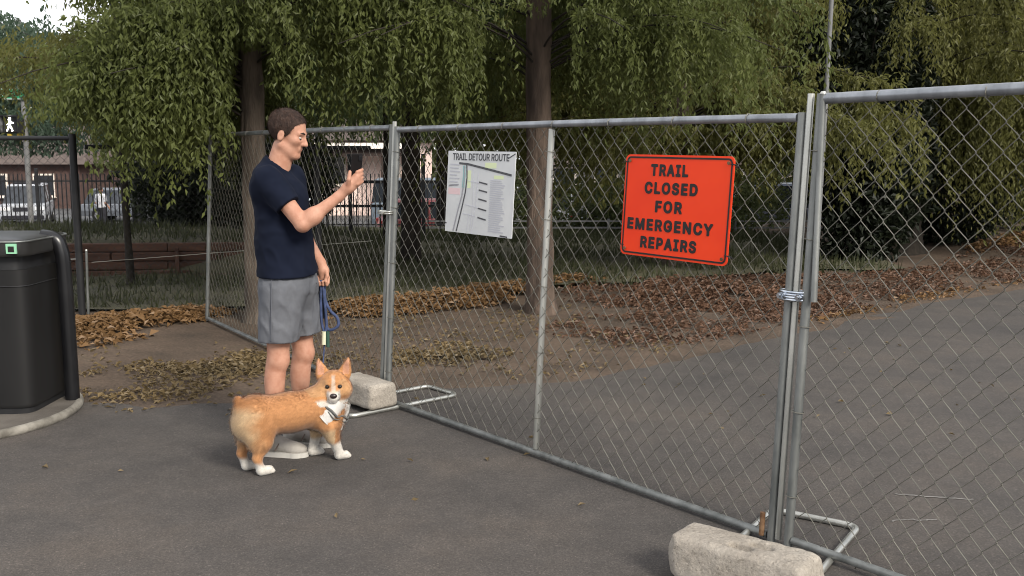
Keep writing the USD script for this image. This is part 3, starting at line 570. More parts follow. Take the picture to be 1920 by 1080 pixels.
def band(off, up, ax, ay, h, r): return [tube(at_local(np.column_stack([ax * np.cos(a), ay * np.sin(a), 0 * a + z]), off, up), r, 8, closed=True) for z in np.linspace(-h, h, 4)]
obj('strap', cat_(*band(.02, 1.045, .062, .032, .016, .006)), 'chrome', cl, smooth=50)
for dx in (-.035, .055):
    obj('bolt', tube(at_local([(dx, -.055, 0), (dx, .05, 0)], .02, 1.045), .007, 8), 'chrome', cl, smooth=50)
    obj('nut', tube(at_local([(dx, -.050, 0), (dx, -.036, 0)], .02, 1.045), .014, 6), 'chrome', cl)
sl = thing('clamped_tube', 'short dull grey tube clamped upright beside the right joint posts', 'tube')
obj('tube', tube([local_pt(.128, 1.03, -.01), local_pt(.098, 1.87, -.01)], .013, 12), 'galv_dull', sl, smooth=40)
obj('tube_cap', tube([local_pt(.098, 1.871, -.01), local_pt(.0978, 1.882, -.01)], [.0145, .009], 12), 'galv_bright', sl, smooth=40)
nB = np.array([.745, .667]); tB = np.array([-.667, .745]); o = np.array([-.79, 6.56])
cn = [o + nB * a_ + tB * b_ for a_, b_ in ((.40, -.18), (.40, .16), (-.46, .16), (-.46, -.18))]
stand('tubular stand under the far block beside the dog', JL, cn, [((JL[0] - .02, JL[1] + .02, .02), (JL[0] + .065, JL[1] + .09, 1.86), .0145, 'galv_bright')], None)
cl2 = thing('pipe_clamp', 'small dull clamp holding the two posts together at the far joint', 'clamp')
def ring_at(c, ax, ay, r): return tube(np.column_stack([c[0] + ax * np.cos(a) * DV[0] - ay * np.sin(a) * DV[1], c[1] + ax * np.cos(a) * DV[1] + ay * np.sin(a) * DV[0], c[2] + 0 * a]), r, 8, closed=True)
jc = JL + np.array([-.005, .06, 1.24]);
obj('strap', cat_(ring_at(jc, .065, .034, .006), ring_at(jc + [0, 0, .012], .065, .034, .006)), 'galv_bright', cl2, smooth=50)
obj('bolt', tube([jc + [-.01, -.06, .006], jc + [.02, .03, .006]], .007, 8), 'galv_bright', cl2)

# concrete blocks
def block(label, c, ax, L, W, H, seed, round_left=0.0, holes=True, taper=.03, rzc=None):
    """cast concrete ballast block; local x along ax"""
    Fd = Field((-L / 2 - .05, -W / 2 - .05, -.03), (L / 2 + .05, W / 2 + .05, H + .05), .009)
    g = Fd.grid(); x, y, z = g
    rad = .03
    wy = W / 2 - taper * z / H
    if round_left: wy = wy - 0 * x
    dx = np.abs(x) - (L / 2 - taper * z / H) + rad; dy = np.abs(y) - wy + rad; dz = np.abs(z - H / 2) - H / 2 + rad
    if round_left:
        rl = round_left
        xl = -(x + L / 2 - rl); inside = xl > 0
        rr = np.sqrt(np.maximum(xl, 0) ** 2 + (y * 1.12) ** 2 + np.maximum(z - H * .45, 0) ** 2 * .55 + np.maximum(H * .4 - z, 0) ** 2 * .9)
        d_round = rr - rl
    d = np.sqrt(np.maximum(dx, 0) ** 2 + np.maximum(dy, 0) ** 2 + np.maximum(dz, 0) ** 2) + np.minimum(np.maximum(np.maximum(dx, dy), dz), 0) - rad
    if round_left: d = np.where(inside & (d_round > d), d_round, d)
    Fd.F[:] = np.broadcast_to(d, Fd.F.shape)
    if holes:
        for hx in (-.02, .04): Fd.cone((hx, -.03 + .05 * (hx > .02), H - .002), (hx + .055, -.035 + .05 * (hx > .02), H - .002), .024, .024, k=.006, op=-1)
    m_ = Fd.mesh(); v = np.array(m_.vertices); nr = meshkit.fbm(v * 22 + seed, 4, seed) - .5; vn = np.array(m_.vertex_normals)
    v += vn * nr[:, None] * .012
    v -= vn * (np.clip(meshkit.noise(v * 60 + seed, seed) - .72, 0, 1) * .02)[:, None]
    ang = math.atan2(ax[1], ax[0]); v = rotz(v, ang) + np.asarray(c)
    tag(obj('concrete_block', (v, m_.faces), 'concrete', smooth=60), label, 'concrete block', None)
bd = np.array([.78, -.625]); bd /= np.linalg.norm(bd)
block('pale rounded concrete block at the bottom edge under the right panel joint', (.875, 3.635, .034), bd, .60, .26, .165, 3, round_left=.16)
block('pale square cornered concrete block behind the head of the dog', (-.965, 6.43, .034), -tB, .46, .225, .16, 9, holes=False, taper=.012)

def heavy_text(text, height, depth, stroke):
    import glob
    from PIL import Image, ImageDraw, ImageFont
    from shapely import affinity, box as sbox, union_all
    font = ImageFont.truetype(glob.glob('/opt/blender-*/*/datafiles/fonts/Inter.woff2')[0], 96)
    w = 0; shapes = []
    for ch_ in text:
        x0, y0, x1, y1 = font.getbbox(ch_, anchor='ls', stroke_width=stroke)
        im = Image.new('L', (x1 - x0 + 8, y1 - y0 + 8)); ImageDraw.Draw(im).text((4 - x0, 4 - y0), ch_, 255, font, anchor='ls', stroke_width=stroke)
        on = np.pad(np.asarray(im) > 127, ((0, 0), (1, 1))).astype(np.int8); rows, st_ = np.nonzero(np.diff(on, axis=1) == 1); en = np.nonzero(np.diff(on, axis=1) == -1)[1]
        sh_p = union_all(sbox(st_, -rows - 1, en, -rows)).buffer(.6).buffer(-.6).simplify(.7)
        shapes.append(affinity.translate(sh_p, w, 4 - y0)); w += (x1 - x0) + 3
    k = height / (70 + 2 * stroke); sh_p = affinity.scale(union_all(shapes), k, k, origin=(0, 0))
    return trimesh.util.concatenate([trimesh.creation.extrude_polygon(g, depth, engine='earcut') for g in getattr(sh_p, 'geoms', [sh_p])])
# signs on the panel
def sign_thing(name, label, cat, corners_off, tilt, mats):
    pass
def on_panel(v, off, up, tilt=0.0, out=-.03):
    v = np.asarray(v); n = np.array([-DV[1], DV[0], 0.0]); u = np.array([0, 0, math.cos(LEAN)]) + n * math.sin(LEAN); yy = np.cross(u, DV)
    c, s = math.cos(tilt), math.sin(tilt); x = v[:, :1] * c - v[:, 1:2] * s; z = v[:, :1] * s + v[:, 1:2] * c
    return JR + DV * (off + x) + u * (up + z) + yy * (out - v[:, 2:3])
def rrect(w, h, r): return Polygon([(-w / 2 + r, -h / 2 + r), (w / 2 - r, -h / 2 + r), (w / 2 - r, h / 2 - r), (-w / 2 + r, h / 2 - r)]).buffer(r, quad_segs=6)
def plate(poly, z0, z1): m_ = polymesh(poly, z0, z1); return np.array(m_.vertices), np.array(m_.faces)
OFF, UPZ = -.632, 1.381
so = thing('closure_sign', 'orange trail closed sign with black lettering wired to the panel', 'sign')
put = lambda name, vf, m_, par, tl, off, up, **k: obj(name, (on_panel(vf[0], off, up, tl), vf[1]), m_, par, **k)
SW, SH, TL = .655, .482, -.012
put('plate', plate(rrect(SW, SH, .028), 0, .004), 'sign_orange', so, TL, OFF, UPZ)
bpoly = rrect(SW - .018, SH - .018, .024).difference(rrect(SW - .034, SH - .034, .018))
put('border', plate(bpoly, .0045, .0055), 'sign_black', so, TL, OFF, UPZ)
for tx, zz, hh, xo in (('TRAIL', .160, .056, -.045), ('CLOSED', .076, .056, -.030), ('FOR', -.010, .056, -.035), ('EMERGENCY', -.098, .056, -.028), ('REPAIRS', -.182, .056, -.025)):
    tm = heavy_text(tx, hh, .001, 6); v = np.array(tm.vertices); ww = {'TRAIL': .23, 'CLOSED': .325, 'FOR': .165, 'EMERGENCY': .525, 'REPAIRS': .345}[tx]
    v[:, 0] = (v[:, 0] - v[:, 0].min()) / np.ptp(v[:, 0]) * ww - ww / 2 + xo; v[:, 1] += zz - hh * .25; v[:, 2] += .0046
    put('lettering', (v, tm.faces), 'sign_black', so, TL, OFF, UPZ)
for sx_ in (-1, 1):
    for sz_ in (-1, 1):
        aa = np.linspace(0, 6.283, 9); bp = np.column_stack([sx_ * (SW / 2 - .03) + .008 * np.cos(aa), sz_ * (SH / 2 - .03) + .008 * np.sin(aa), 0 * aa + .006])
        put('bolt', hull(np.vstack([bp, bp * [1, 1, 0] + [0, 0, .010]])), 'rust', so, TL, OFF, UPZ)
for k_, (dx_, dz_) in enumerate(((-.318, .20), (.318, .20), (-.318, -.20), (.318, -.20))):
    put('wire_tie', tube(np.array([(dx_ + .018 * math.cos(q), dz_ + .016 * math.sin(q) * .4, -.012 + .02 * math.sin(q)) for q in np.linspace(0, 6.0, 10)]), .0025, 5), 'black_metal', so, TL, OFF, UPZ)
# detour map
OFM, UPM, TM = -2.115, 1.401, -.010; MW, MH = .632, .478
md = thing('detour_map', 'white detour route map sign with black title wired to the panel', 'sign')
put('plate', plate(rrect(MW, MH, .004), 0, .004), 'sign_white', md, TM, OFM, UPM)
tm = meshkit.text_mesh('TRAIL DETOUR ROUTE', .038, .001, bold=True); v = np.array(tm.vertices); v[:, 0] = (v[:, 0] - v[:, 0].min()) / np.ptp(v[:, 0]) * .53 - .268; v[:, 1] += .187; v[:, 2] += .0046
put('title_lettering', (v, tm.faces), 'ink', md, TM, OFM, UPM)
def mp(px, py): return ((px - 103) / (830 - 103) - .5) * MW, (.5 - (py - 92) / (940 - 92)) * MH     # from a coarse reading of the map's layout
def stroke(pts, w, m_, name, z=.0046):
    put(name, plate(LineString([mp(*p) for p in pts]).buffer(w, cap_style=2), z, z + .0008), m_, md, TM, OFM, UPM)
def patch(x0, y0, x1, y1, m_, name, z=.0042):
    (a0, b0), (a1, b1) = mp(x0, y0), mp(x1, y1); put(name, plate(Polygon([(a0, b0), (a1, b0), (a1, b1), (a0, b1)]), z, z + .0003), m_, md, TM, OFM, UPM)
patch(520, 205, 640, 260, 'ink_green', 'park_patch'); patch(335, 290, 372, 470, 'ink_green', 'park_patch'); patch(620, 330, 720, 365, 'ink_green', 'park_patch'); patch(122, 478, 258, 545, 'ink_pink', 'note_box')
stroke([(235, 218), (330, 225), (560, 272), (800, 322)], .0062, 'ink', 'road_line'); stroke([(320, 232), (330, 360), (318, 520), (285, 690), (235, 930)], .0052, 'ink', 'road_line'); stroke([(296, 240), (300, 380), (280, 560), (245, 700), (198, 930)], .0052, 'ink_grey', 'road_line')
stroke([(292, 240), (298, 330), (290, 470)], .011, 'ink_teal', 'river_line', z=.0043)
for pts in ([(340, 395), (560, 425)], [(320, 640), (480, 668)], [(300, 735), (440, 755)], [(400, 250), (410, 640), (385, 935)], [(455, 300), (440, 640), (405, 940)], [(370, 735), (355, 920)]): stroke(pts, .0017, 'ink_street', 'street_line', z=.0044)
for y_ in (412, 492, 583, 678, 772): stroke([(465, y_ - 8), (555, y_ + 10)], .0042, 'ink', 'street_name_bar')
rg = np.random.default_rng(3)
for y_ in list(range(380, 530, 21)) + list(range(550, 700, 21)) + list(range(720, 900, 21)): stroke([(585, y_), (585 + rg.uniform(110, 165), y_ + 3)], .0026, 'ink_light', 'text_bar')
for y_ in range(232, 460, 36): stroke([(132, y_), (132 + rg.uniform(80, 125), y_ + 1)], .003, 'ink_light', 'text_bar')
stroke([(710, 925), (785, 930)], .0042, 'ink', 'scale_bar'); stroke([(755, 160), (800, 130), (828, 112)], .003, 'ink', 'corner_tie'); stroke([(103, 850), (118, 852)], .004, 'ink', 'corner_tie'); stroke([(128, 455), (240, 440)], .004, 'ink_grey', 'text_bar')

# ================================================================ BLACK CHAIN LINK FENCE, TIMBER WALL, IRON FENCE
def black_fence(label, p0, p1, h0, h1, posts, seed, mesh_w=.075):
    p0, p1 = np.asarray(p0, float), np.asarray(p1, float); L = np.linalg.norm(p1 - p0); d = (p1 - p0) / L
    t = thing('chain_link_fence', label, 'fence', None, mat=Gf.Matrix4d(d[0], d[1], 0, 0, -d[1], d[0], 0, 0, 0, 0, 1, 0, p0[0], p0[1], 0, 1))
    for x in posts: obj('post', tube([(x, 0, -.05), (x, 0, h0 + (h1 - h0) * x / L + .04)], .034, 12), 'black_metal', t, smooth=40)
    obj('top_rail', tube([(0, 0, h0), (L, 0, h1)], .022, 10), 'black_metal', t, smooth=40)
    obj('tension_wire', tube([(0, -.02, .62), (L, -.02, .66)], .003, 5), 'galv_bright', t)
    tag(obj('chain_link_mesh', chain_link(0, L, .02, min(h0, h1), w=mesh_w, h=.08, r=.0016, n=3, seed=seed), 'black_metal', t), kind='stuff')
black_fence('black chain link fence behind the litter bin at far left', (-9.0, 9.0), (-4.10, 9.45), 1.80, 1.79, (0, 2.4, 4.92), 5)
black_fence('black chain link fence stretch running right from the corner post', (-4.02, 9.52), (-1.6, 11.4), 1.71, 1.71, (2.4,), 6)
tp = thing('thin_post', 'thin pale metal stake beside the black corner post', 'stake')
obj('stake', tube([(-4.12, 9.62, -.05), (-4.10, 9.62, .72)], .013, 8), 'galv_dull', tp, smooth=40); obj('stake_cap', tube([(-4.10, 9.62, .721), (-4.10, 9.62, .733)], [.015, .009], 8), 'galv_bright', tp)
tw = thing('timber_wall', 'low reddish brown stacked timber retaining wall below the grass', 'retaining wall')
wl = np.array([-9.5, 12.7]); wr_ = np.array([-2.7, 13.4]); wd = (wr_ - wl); wL = np.linalg.norm(wd); wd /= wL; wa = math.atan2(wd[1], wd[0]); rg = np.random.default_rng(12)
for row in range(4):
    x = -(row % 2) * .7
    while x < wL:
        ln = 1.42; x0, x1 = max(x, 0), min(x + ln - .012, wL)
        if x1 - x0 > .1:
            c = wl + wd * (x0 + x1) / 2
            obj('timber', box((c[0] + rg.normal(0, .006), c[1] + rg.normal(0, .012) + row * .012, .058 + row * .118), (x1 - x0, .13, .112), wa, .012), 'timber', tw)
        x += ln
for k in range(5):
    c = wl + wd * (.6 + k * 1.5); obj('wall_stake', box((c[0] + .02, c[1] - .09, .2), (.05, .04, .42), wa, .006), 'timber', tw)
# iron picket fence
ip = thing('iron_picket_fence', 'black iron picket fence in front of the parked white car', 'fence')
zb = -.28
for k in range(118):
    x = -14.2 + k * .108; zt = zb + 1.40
    obj('picket', box((x, 25.0, (zb + zt) / 2), (.022, .022, zt - zb), 0, 0), 'black_metal', ip)
for z in (zb + .14, zb + 1.22): obj('rail', box((-8.0, 25.0, z), (12.8, .035, .04)), 'black_metal', ip)
for k in range(6): obj('post', box((-14.2 + k * 2.4, 25.02, zb + .76), (.07, .07, 1.56), 0, .008), 'black_metal', ip)
# dark post and rail frame before the building
fr = thing('post_rail_fence', 'black post and rail fence in front of the pink building', 'fence')
for px_ in (-3.95, -3.25, -2.35, -1.78, -1.1): obj('post', box((px_, 20.2, .62), (.075, .075, 2.0), 0, .008), 'black_metal', fr)
for z in (1.06, .58): obj('rail', box((-2.5, 20.2, z), (2.95, .05, .05)), 'black_metal', fr)
for k in range(12): obj('picket', box((-3.85 + k * .24, 20.21, .28), (.02, .02, .9)), 'black_metal', fr)
cr = thing('grey_fence', 'low dark fence with thin rails along the far side of the lawn', 'fence')
for k in range(9): obj('post', box((-2 + k * 1.35, 21.3, .0), (.05, .05, .5), 0, .006), 'pole_grey', cr)
for z in (.06, .2): obj('rail', box((3.4, 21.3, z), (10.9, .03, .035)), 'pole_grey', cr)
for k, (x, y, lab) in enumerate([(-3.35, 17.6, 'slender dark young tree left of the raised hand'), (-2.32, 18.4, 'slender dark young tree beside the far panel joint')]):
    tree('young_tree', lab, 'tree', x, y, 6.0, .055, .035, 'leaf_b', 'bark_dark', [dict(R=1.5, z0=2.3, z1=3.6, nb=14, nspray=16, nleaf=26, L=.085, W=.034, zmin=1.9)], 80 + k, flare=1.1)

# ================================================================ BUILDINGS
def building(name, label, x0, x1, y, zb, zt, depth, wall_mat, windows, roof=None, extra=None):
    t = thing(name, label, 'building')
    obj('wall', box(((x0 + x1) / 2, y + depth / 2, (zb + zt) / 2), (x1 - x0, depth, zt - zb)), wall_mat, t)
    if roof == 'gable':
        o = .5; obj('roof', hull([(x0 - o, y - o, zt + .01), (x1 + o, y - o, zt + .01), (x0 - o, y + depth + o, zt + .01), (x1 + o, y + depth + o, zt + .01), (x0 + .8, y + depth / 2, zt + 2.2), (x1 - .8, y + depth / 2, zt + 2.2)]), 'roof', t)
    else:
        obj('parapet', box(((x0 + x1) / 2, y + depth / 2, zt + .12), (x1 - x0 + .3, depth + .3, .22)), 'stucco_trim' if wall_mat != 'brick' else 'roof', t)
    for wx, wz, ww, wh in windows:
        w = obj('window', box((wx, y - .03, wz), (ww + .18, .10, wh + .18)), 'stucco_trim', t)
        obj('pane', box((wx, y - .07, wz), (ww, .06, wh)), 'window', w); obj('sill', box((wx, y - .12, wz - wh / 2 - .12), (ww + .3, .22, .06)), 'stucco_trim', w)
    return t
pk = building('pink_house', 'pinkish beige low house with dark porch beyond the lawn', -13.0, -4.6, 50, -1.5, 2.2, 8, 'stucco', [(-9.9, .75, .8, 1.3), (-8.7, .75, .8, 1.3), (-6.0, .75, .8, 1.3), (-11.9, .75, .8, 1.3)], 'gable')
pr = obj('porch_beam', box((-8.8, 48.6, 1.62), (8.4, .3, .34)), 'porch_dark', pk); obj('porch_roof', hull([(-13.1, 48.2, 1.8), (-4.5, 48.2, 1.8), (-13.1, 50, 1.8), (-4.5, 50, 1.8), (-13.1, 49.98, 2.15), (-4.5, 49.98, 2.15)]), 'stucco_trim', pk)
for x in (-12.8, -10.8, -9.3, -6.2, -4.8): obj('porch_column', box((x, 48.6, -.05), (.2, .2, 2.98)), 'porch_dark', pk)
building('brick_house', 'dark red brick building low behind the iron fence', -33.0, -24.0, 56, -1.5, .95, 8, 'brick', [(-31, -.2, 1, 1.1), (-28.6, -.2, 1, 1.1), (-26, -.2, 1, 1.1)], 'gable')
wb = building('white_tower', 'white panelled building glimpsed under the walk signal', -31.2, -27.4, 62, -1.5, 2.7, 7, 'white_panel', [(-30.4 + .85 * i, -.1 + .85 * j, .42, .5) for i in range(4) for j in range(3)])
building('grey_house', 'grey building far behind the parked cars in the middle', 1.0, 14.0, 58, -1.5, .9, 8, 'road_far', [(3 + 2.4 * i, .1, 1.2, 1.2) for i in range(5)], 'gable')

# ================================================================ CARS
def car(name, label, x, y, rz, paint, L=4.5, W=1.8, H=1.5, van=False, group=None, lightbar=False):
    t = thing(name, label, 'car' if not van else 'van', group, loc=(x, y, float(ground_z(x, y)) + .01), rz=rz)
    zb, zw = .28, H * .56
    low = hull([(sx * L / 2 * a, sy * W / 2 * b, z) for sx in (-1, 1) for sy in (-1, 1) for a, b, z in ((.97, .9, zb), (1, 1, zb + .25), (.985, .97, zw - .06), (.93, .9, zw))])
    obj('body', low, paint, t)
    ca = ((-.46, .30), (-.40, .16)) if not van else ((-.49, .40), (-.47, .30))
    obj('cabin_glass', hull([(L * q, sy * W / 2 * b, z) for sy in (-1, 1) for q, b, z in ((ca[0][0], .92, zw + .001), (ca[0][1], .92, zw + .001), (ca[1][0], .78, H - .07), (ca[1][1], .78, H - .07))]), 'window', t)
    obj('roof_panel', hull([(L * q, sy * W / 2 * b, z) for sy in (-1, 1) for q, b, z in ((ca[1][0], .80, H - .07), (ca[1][1], .80, H - .07), (ca[1][0] + .03, .72, H), (ca[1][1] - .03, .72, H))]), paint, t)
    for q in (-.12, .10) if not van else (-.25, .05): 
        for sy in (-1, 1): obj('door_pillar', hull([(L * q + dx, sy * (W / 2 * b + .012), z) for dx in (-.04, .04) for b, z in ((.92, zw), (.79, H - .06))] + [(L * q, sy * W / 2 * .8, zw)]), paint, t)
    for sx in (-.31, .31):
        for sy in (-1, 1):
            aa = np.linspace(0, 2 * np.pi, 17)[:-1]
            w = obj('wheel', tube([(L * sx, sy * (W / 2 - .2), .32), (L * sx, sy * (W / 2 + .01), .32)], .32, 16), 'tyre', t, smooth=40)
            obj('rim', tube([(L * sx, sy * (W / 2 + .005), .32), (L * sx, sy * (W / 2 + .025), .32)], .2, 12), 'rim', w)
    for sy in (-1, 1):
        obj('headlight', box((L / 2 - .03, sy * W * .36, zw - .2), (.1, .36, .15), 0, .02), 'lamp_clear', t); obj('tail_light', box((-L / 2 + .03, sy * W * .37, zw - .16), (.1, .28, .2), 0, .02), 'lamp_red', t)
    obj('bumper', box((L / 2 - .02, 0, .42), (.14, W * .9, .16), 0, .03), 'cloth_dark', t); obj('grille', box((L / 2 - .005, 0, zw - .22), (.06, W * .4, .16), 0, .01), 'cloth_dark', t)
    if lightbar: obj('light_bar', box((-.1, 0, H + .05), (.25, 1.1, .1), 0, .02), 'cloth_dark', t)
PI = math.pi
car('parked_car', 'white car facing the camera behind the iron pickets', -21.2, 44, -PI / 2 + .35, 'car_white', H=1.75, lightbar=True)
car('parked_car', 'grey car behind the two people at the pickets', -17.2, 46, .1, 'car_grey', H=1.5)
car('parked_car', 'red car parked left of the map sign', -2.6, 36.5, .25, 'car_red', H=1.45)
car('parked_van', 'blue grey van behind the red car', -3.2, 40.5, .1, 'car_blue', L=4.9, H=2.1, van=True)
car('parked_car', 'white car glimpsed right of the reddish trunk', 1.7, 38, .1, 'car_white', H=1.85)
car('parked_car', 'dark blue car behind the mesh left of the orange sign', 4.3, 33.5, .15, 'car_navy', H=1.6)
car('parked_car', 'grey car between the white car and the dark blue car', 3.0, 39.5, .05, 'car_grey', H=1.8)
car('parked_car', 'dark blue car seen between the orange sign and the joint posts', 9.3, 34.0, .1, 'car_navy', H=1.75)

# ================================================================ SIGNALS, POLES
ps = thing('pedestrian_signal', 'black walk signal showing a lit white walking figure', 'walk signal', loc=(-11.30, 23.0, 0))
obj('housing', box((0, .06, 2.277), (.40, .2, .40), 0, .03), 'black_metal', ps); obj('visor', cat_(box((0, -.12, 2.47), (.40, .16, .015)), box((-.195, -.12, 2.277), (.012, .16, .38)), box((.195, -.12, 2.277), (.012, .16, .38))), 'black_metal', ps)
walk = [Point(0.01, .125).buffer(.028), LineString([(0, .09), (-.005, -.01)]).buffer(.032), LineString([(0, .08), (-.06, .04), (-.075, -.005)]).buffer(.014), LineString([(0, .08), (.05, .035), (.075, .03)]).buffer(.014), LineString([(0, -.01), (-.03, -.07), (-.065, -.13)]).buffer(.018), LineString([(0, -.01), (.035, -.07), (.05, -.135)]).buffer(.018)]
from shapely.ops import unary_union
wm = polymesh(unary_union(walk), 0, .004); v = np.array(wm.vertices) * 1.05; obj('walking_figure', (np.column_stack([v[:, 0] - .055, -.045 - v[:, 2], v[:, 1] + 2.277]), wm.faces), 'walk_white', ps)
for x in (-.11, .11): obj('bracket', box((x, .06, 2.04), (.1, .1, .06), 0, .01), 'signal_yellow', ps)
sp_ = thing('signal_pole', 'dark pole behind the walk signal carrying the street sign', 'pole', loc=(-11.15, 23.25, 0))
obj('pole', tube([(0, 0, -.4), (0, 0, 4.6)], .06, 12), 'pole_grey', sp_, smooth=40); obj('pole_cap', tube([(0, 0, 4.6), (0, 0, 4.66)], [.065, .02], 12), 'pole_grey', sp_)
obj('arm', box((-.02, -.1, 2.277), (.05, .2, .06)), 'pole_grey', sp_)
ss = thing('street_sign', 'green street name sign cut off by the left edge', 'street sign', loc=(-11.75, 23.15, 2.96))
obj('blade', box((0, 0, 0), (1.5, .02, .25), 0, .006), 'sign_green', ss)
for z in (.112, -.112): obj('border_line', box((0, -.0115, z), (1.44, .003, .014)), 'sign_white', ss)
tm = meshkit.text_mesh('ayhill', .10, .002); v = np.array(tm.vertices); obj('lettering', (np.column_stack([v[:, 0] + .02, -.0125 - v[:, 2], v[:, 1] - .045]), tm.faces), 'sign_white', ss)
ul = thing('utility_pole', 'tall thin grey pole rising above the right panel joint', 'pole', loc=(3.70, 12.0, 0))
obj('pole', tube([(-.05, 0, -.2), (0, 0, 2.4), (.06, 0, 7)], [.03, .027, .024], 12), 'pole_grey', ul, smooth=40); obj('band', tube([(-.002, 0, 2.34), (0, 0, 2.40)], .034, 12), 'galv_dull', ul); obj('pole_base', tube([(-.05, 0, -.05), (-.05, 0, .06)], [.06, .05], 12), 'galv_dull', ul)

# ================================================================ BIN
pad = Point(-3.60, 6.20).buffer(.79, quad_segs=24)
pm = polymesh(pad, 0, .05); v, f = np.array(pm.vertices), pm.faces
pd = thing('concrete_pad', 'round weathered concrete pad under the litter bin', 'concrete pad')
obj('slab', (v, f), 'concrete_pad', pd)
aa = np.linspace(0, 2 * np.pi, 49)[:-1]; obj('rim', tube(np.column_stack([-3.60 + .785 * np.cos(aa), 6.20 + .785 * np.sin(aa), 0 * aa + .026]), .03, 8, closed=True), 'pad_edge', pd, smooth=50)
bn = thing('litter_bin', 'large black steel litter bin on the round concrete pad', 'litter bin', loc=(-3.455, 6.36, .05))
def superell(a, b, n, e=9.0): t = np.linspace(0, 2 * np.pi, n + 1)[:-1]; return np.column_stack([a * np.sign(np.cos(t)) * np.abs(np.cos(t)) ** (2 / e), b * np.sign(np.sin(t)) * np.abs(np.sin(t)) ** (2 / e)])
def loft(prof, n=56, e=9.0, skew=0):
    rings = [np.column_stack([superell(a, b, n, e), np.full(n, z)]) for a, b, z in prof]
    v = np.vstack(rings + [[[0, 0, prof[0][2]]], [[0, 0, prof[-1][2]]]]); j = np.arange(n); j2 = (j + 1) % n; f = []
    for i in range(len(prof) - 1):
        f.append(np.stack([i * n + j, i * n + j2, (i + 1) * n + j2], 1)); f.append(np.stack([i * n + j, (i + 1) * n + j2, (i + 1) * n + j], 1))
    k = len(prof) * n; f.append(np.stack([np.full(n, k), j2, j], 1)); f.append(np.stack([np.full(n, k + 1), (len(prof) - 1) * n + j, (len(prof) - 1) * n + j2], 1))
    return v, np.vstack(f)
obj('body', loft([(.475, .30, .04), (.48, .305, .06), (.48, .305, .90)]), 'bin_panel', bn, smooth=35)
obj('opening_band', loft([(.45, .28, .90), (.45, .28, 1.0)]), 'black_metal', bn, smooth=35)
obj('lid', loft([(.495, .33, .985), (.505, .34, 1.0), (.505, .34, 1.07), (.49, .325, 1.085), (.40, .26, 1.10), (.1, .1, 1.105)]), 'bin_lid', bn, smooth=35)
obj('lid_trim', tube(np.column_stack([superell(.507, .342, 48), np.full(48, 1.076)]), .006, 6, closed=True), 'galv_dull', bn, smooth=40)
obj('skirt', loft([(.465, .29, 0), (.465, .29, .045)]), 'black_metal', bn, smooth=35)
obj('panel_seam', tube(np.column_stack([superell(.4815, .3065, 48), np.full(48, .80)]), .004, 5, closed=True), 'black_metal', bn, smooth=40)
for sx_ in (1, -1):
    pth = catmull([(sx_ * .555, .10, -.03), (sx_ * .555, .10, .3), (sx_ * .55, .10, .85), (sx_ * .535, .10, 1.0), (sx_ * .50, .10, 1.06), (sx_ * .42, .10, 1.075)], 6)
    obj('frame_tube', tube(pth, .046, 14), 'black_gloss', bn, smooth=40)
obj('sticker', box((.435, -.335, 1.036), (.062, .012, .06)), 'sticker_green', bn); obj('sticker_mark', box((.435, -.3415, 1.034), (.036, .004, .034)), 'sign_black', bn)
wp = np.array([(1.33, 5.2), (1.5, 5.15), (1.62, 5.12), (1.75, 5.05)])
ch = thing('pavement_mark', 'faint pale scuff marks on the asphalt behind the right panel', 'scuff mark') if False else None
for lab, pts, w in (('upper faint chalk scuff on the asphalt behind right panel', [(1.88, 4.72), (1.97, 4.70), (2.06, 4.68), (2.14, 4.66), (2.22, 4.64)], .010), ('lower faint chalk scuff on the asphalt behind right panel', [(1.72, 4.36), (1.80, 4.38), (1.87, 4.37), (1.93, 4.38)], .008)):
    pg = LineString(catmull(np.array(pts), 6) + rng.normal(0, .004, (len(pts) * 6 - 5, 2))).buffer(w * .6)
    pm = polymesh(pg, .0085, .0095); tag(obj('chalk_scuff', (np.array(pm.vertices), pm.faces), 'chalk'), lab, 'scuff mark', None)

# ================================================================ MAN
MAN = (-1.285, 5.47, .008); MRZ = math.radians(-8)
def rot_y(p, a, c):   # pitch about y through c (head nod)
    p = np.asarray(p, float) - c; ca, sa = math.cos(a), math.sin(a)
    return np.stack([p[..., 0] * ca + p[..., 2] * sa, p[..., 1], -p[..., 0] * sa + p[..., 2] * ca], -1) + c
HC = np.array([.082, 0, 1.762]); NOD = math.radians(17)
hd = lambda x, y, z: rot_y(HC + np.array([x, y, z]), NOD, HC)
RY = [[math.cos(NOD), 0, math.sin(NOD)], [0, 1, 0], [-math.sin(NOD), 0, math.cos(NOD)]]     # columns: rotated axes (world from head)
RM = np.array([[math.cos(NOD), 0, math.sin(NOD)], [0, 1, 0], [-math.sin(NOD), 0, math.cos(NOD)]])
hs, es, ws = (.035, -.178, 1.51), (.222, -.205, 1.283), (.395, -.125, 1.425)
hl, el, wl_ = (.03, .178, 1.505), (.03, .25, 1.24), (.185, .175, 1.04)
legs = [((.045, -.095, .97), (.022, -.10, .535), (-.022, -.10, .09)), ((.06, .095, .97), (.095, .10, .535), (.055, .10, .09))]
B = Field((-.24, -.34, .0), (.62, .36, 1.92), .006)
B.cone((.05, 0, .98), (.03, 0, 1.38), .118, .125, .04, sc=(1, .78, 1)).cone((.0, -.14, 1.47), (.0, .14, 1.47), .075, .075, .05).cone((-.005, 0, 1.50), (.055, 0, 1.68), .068, .060, .03)
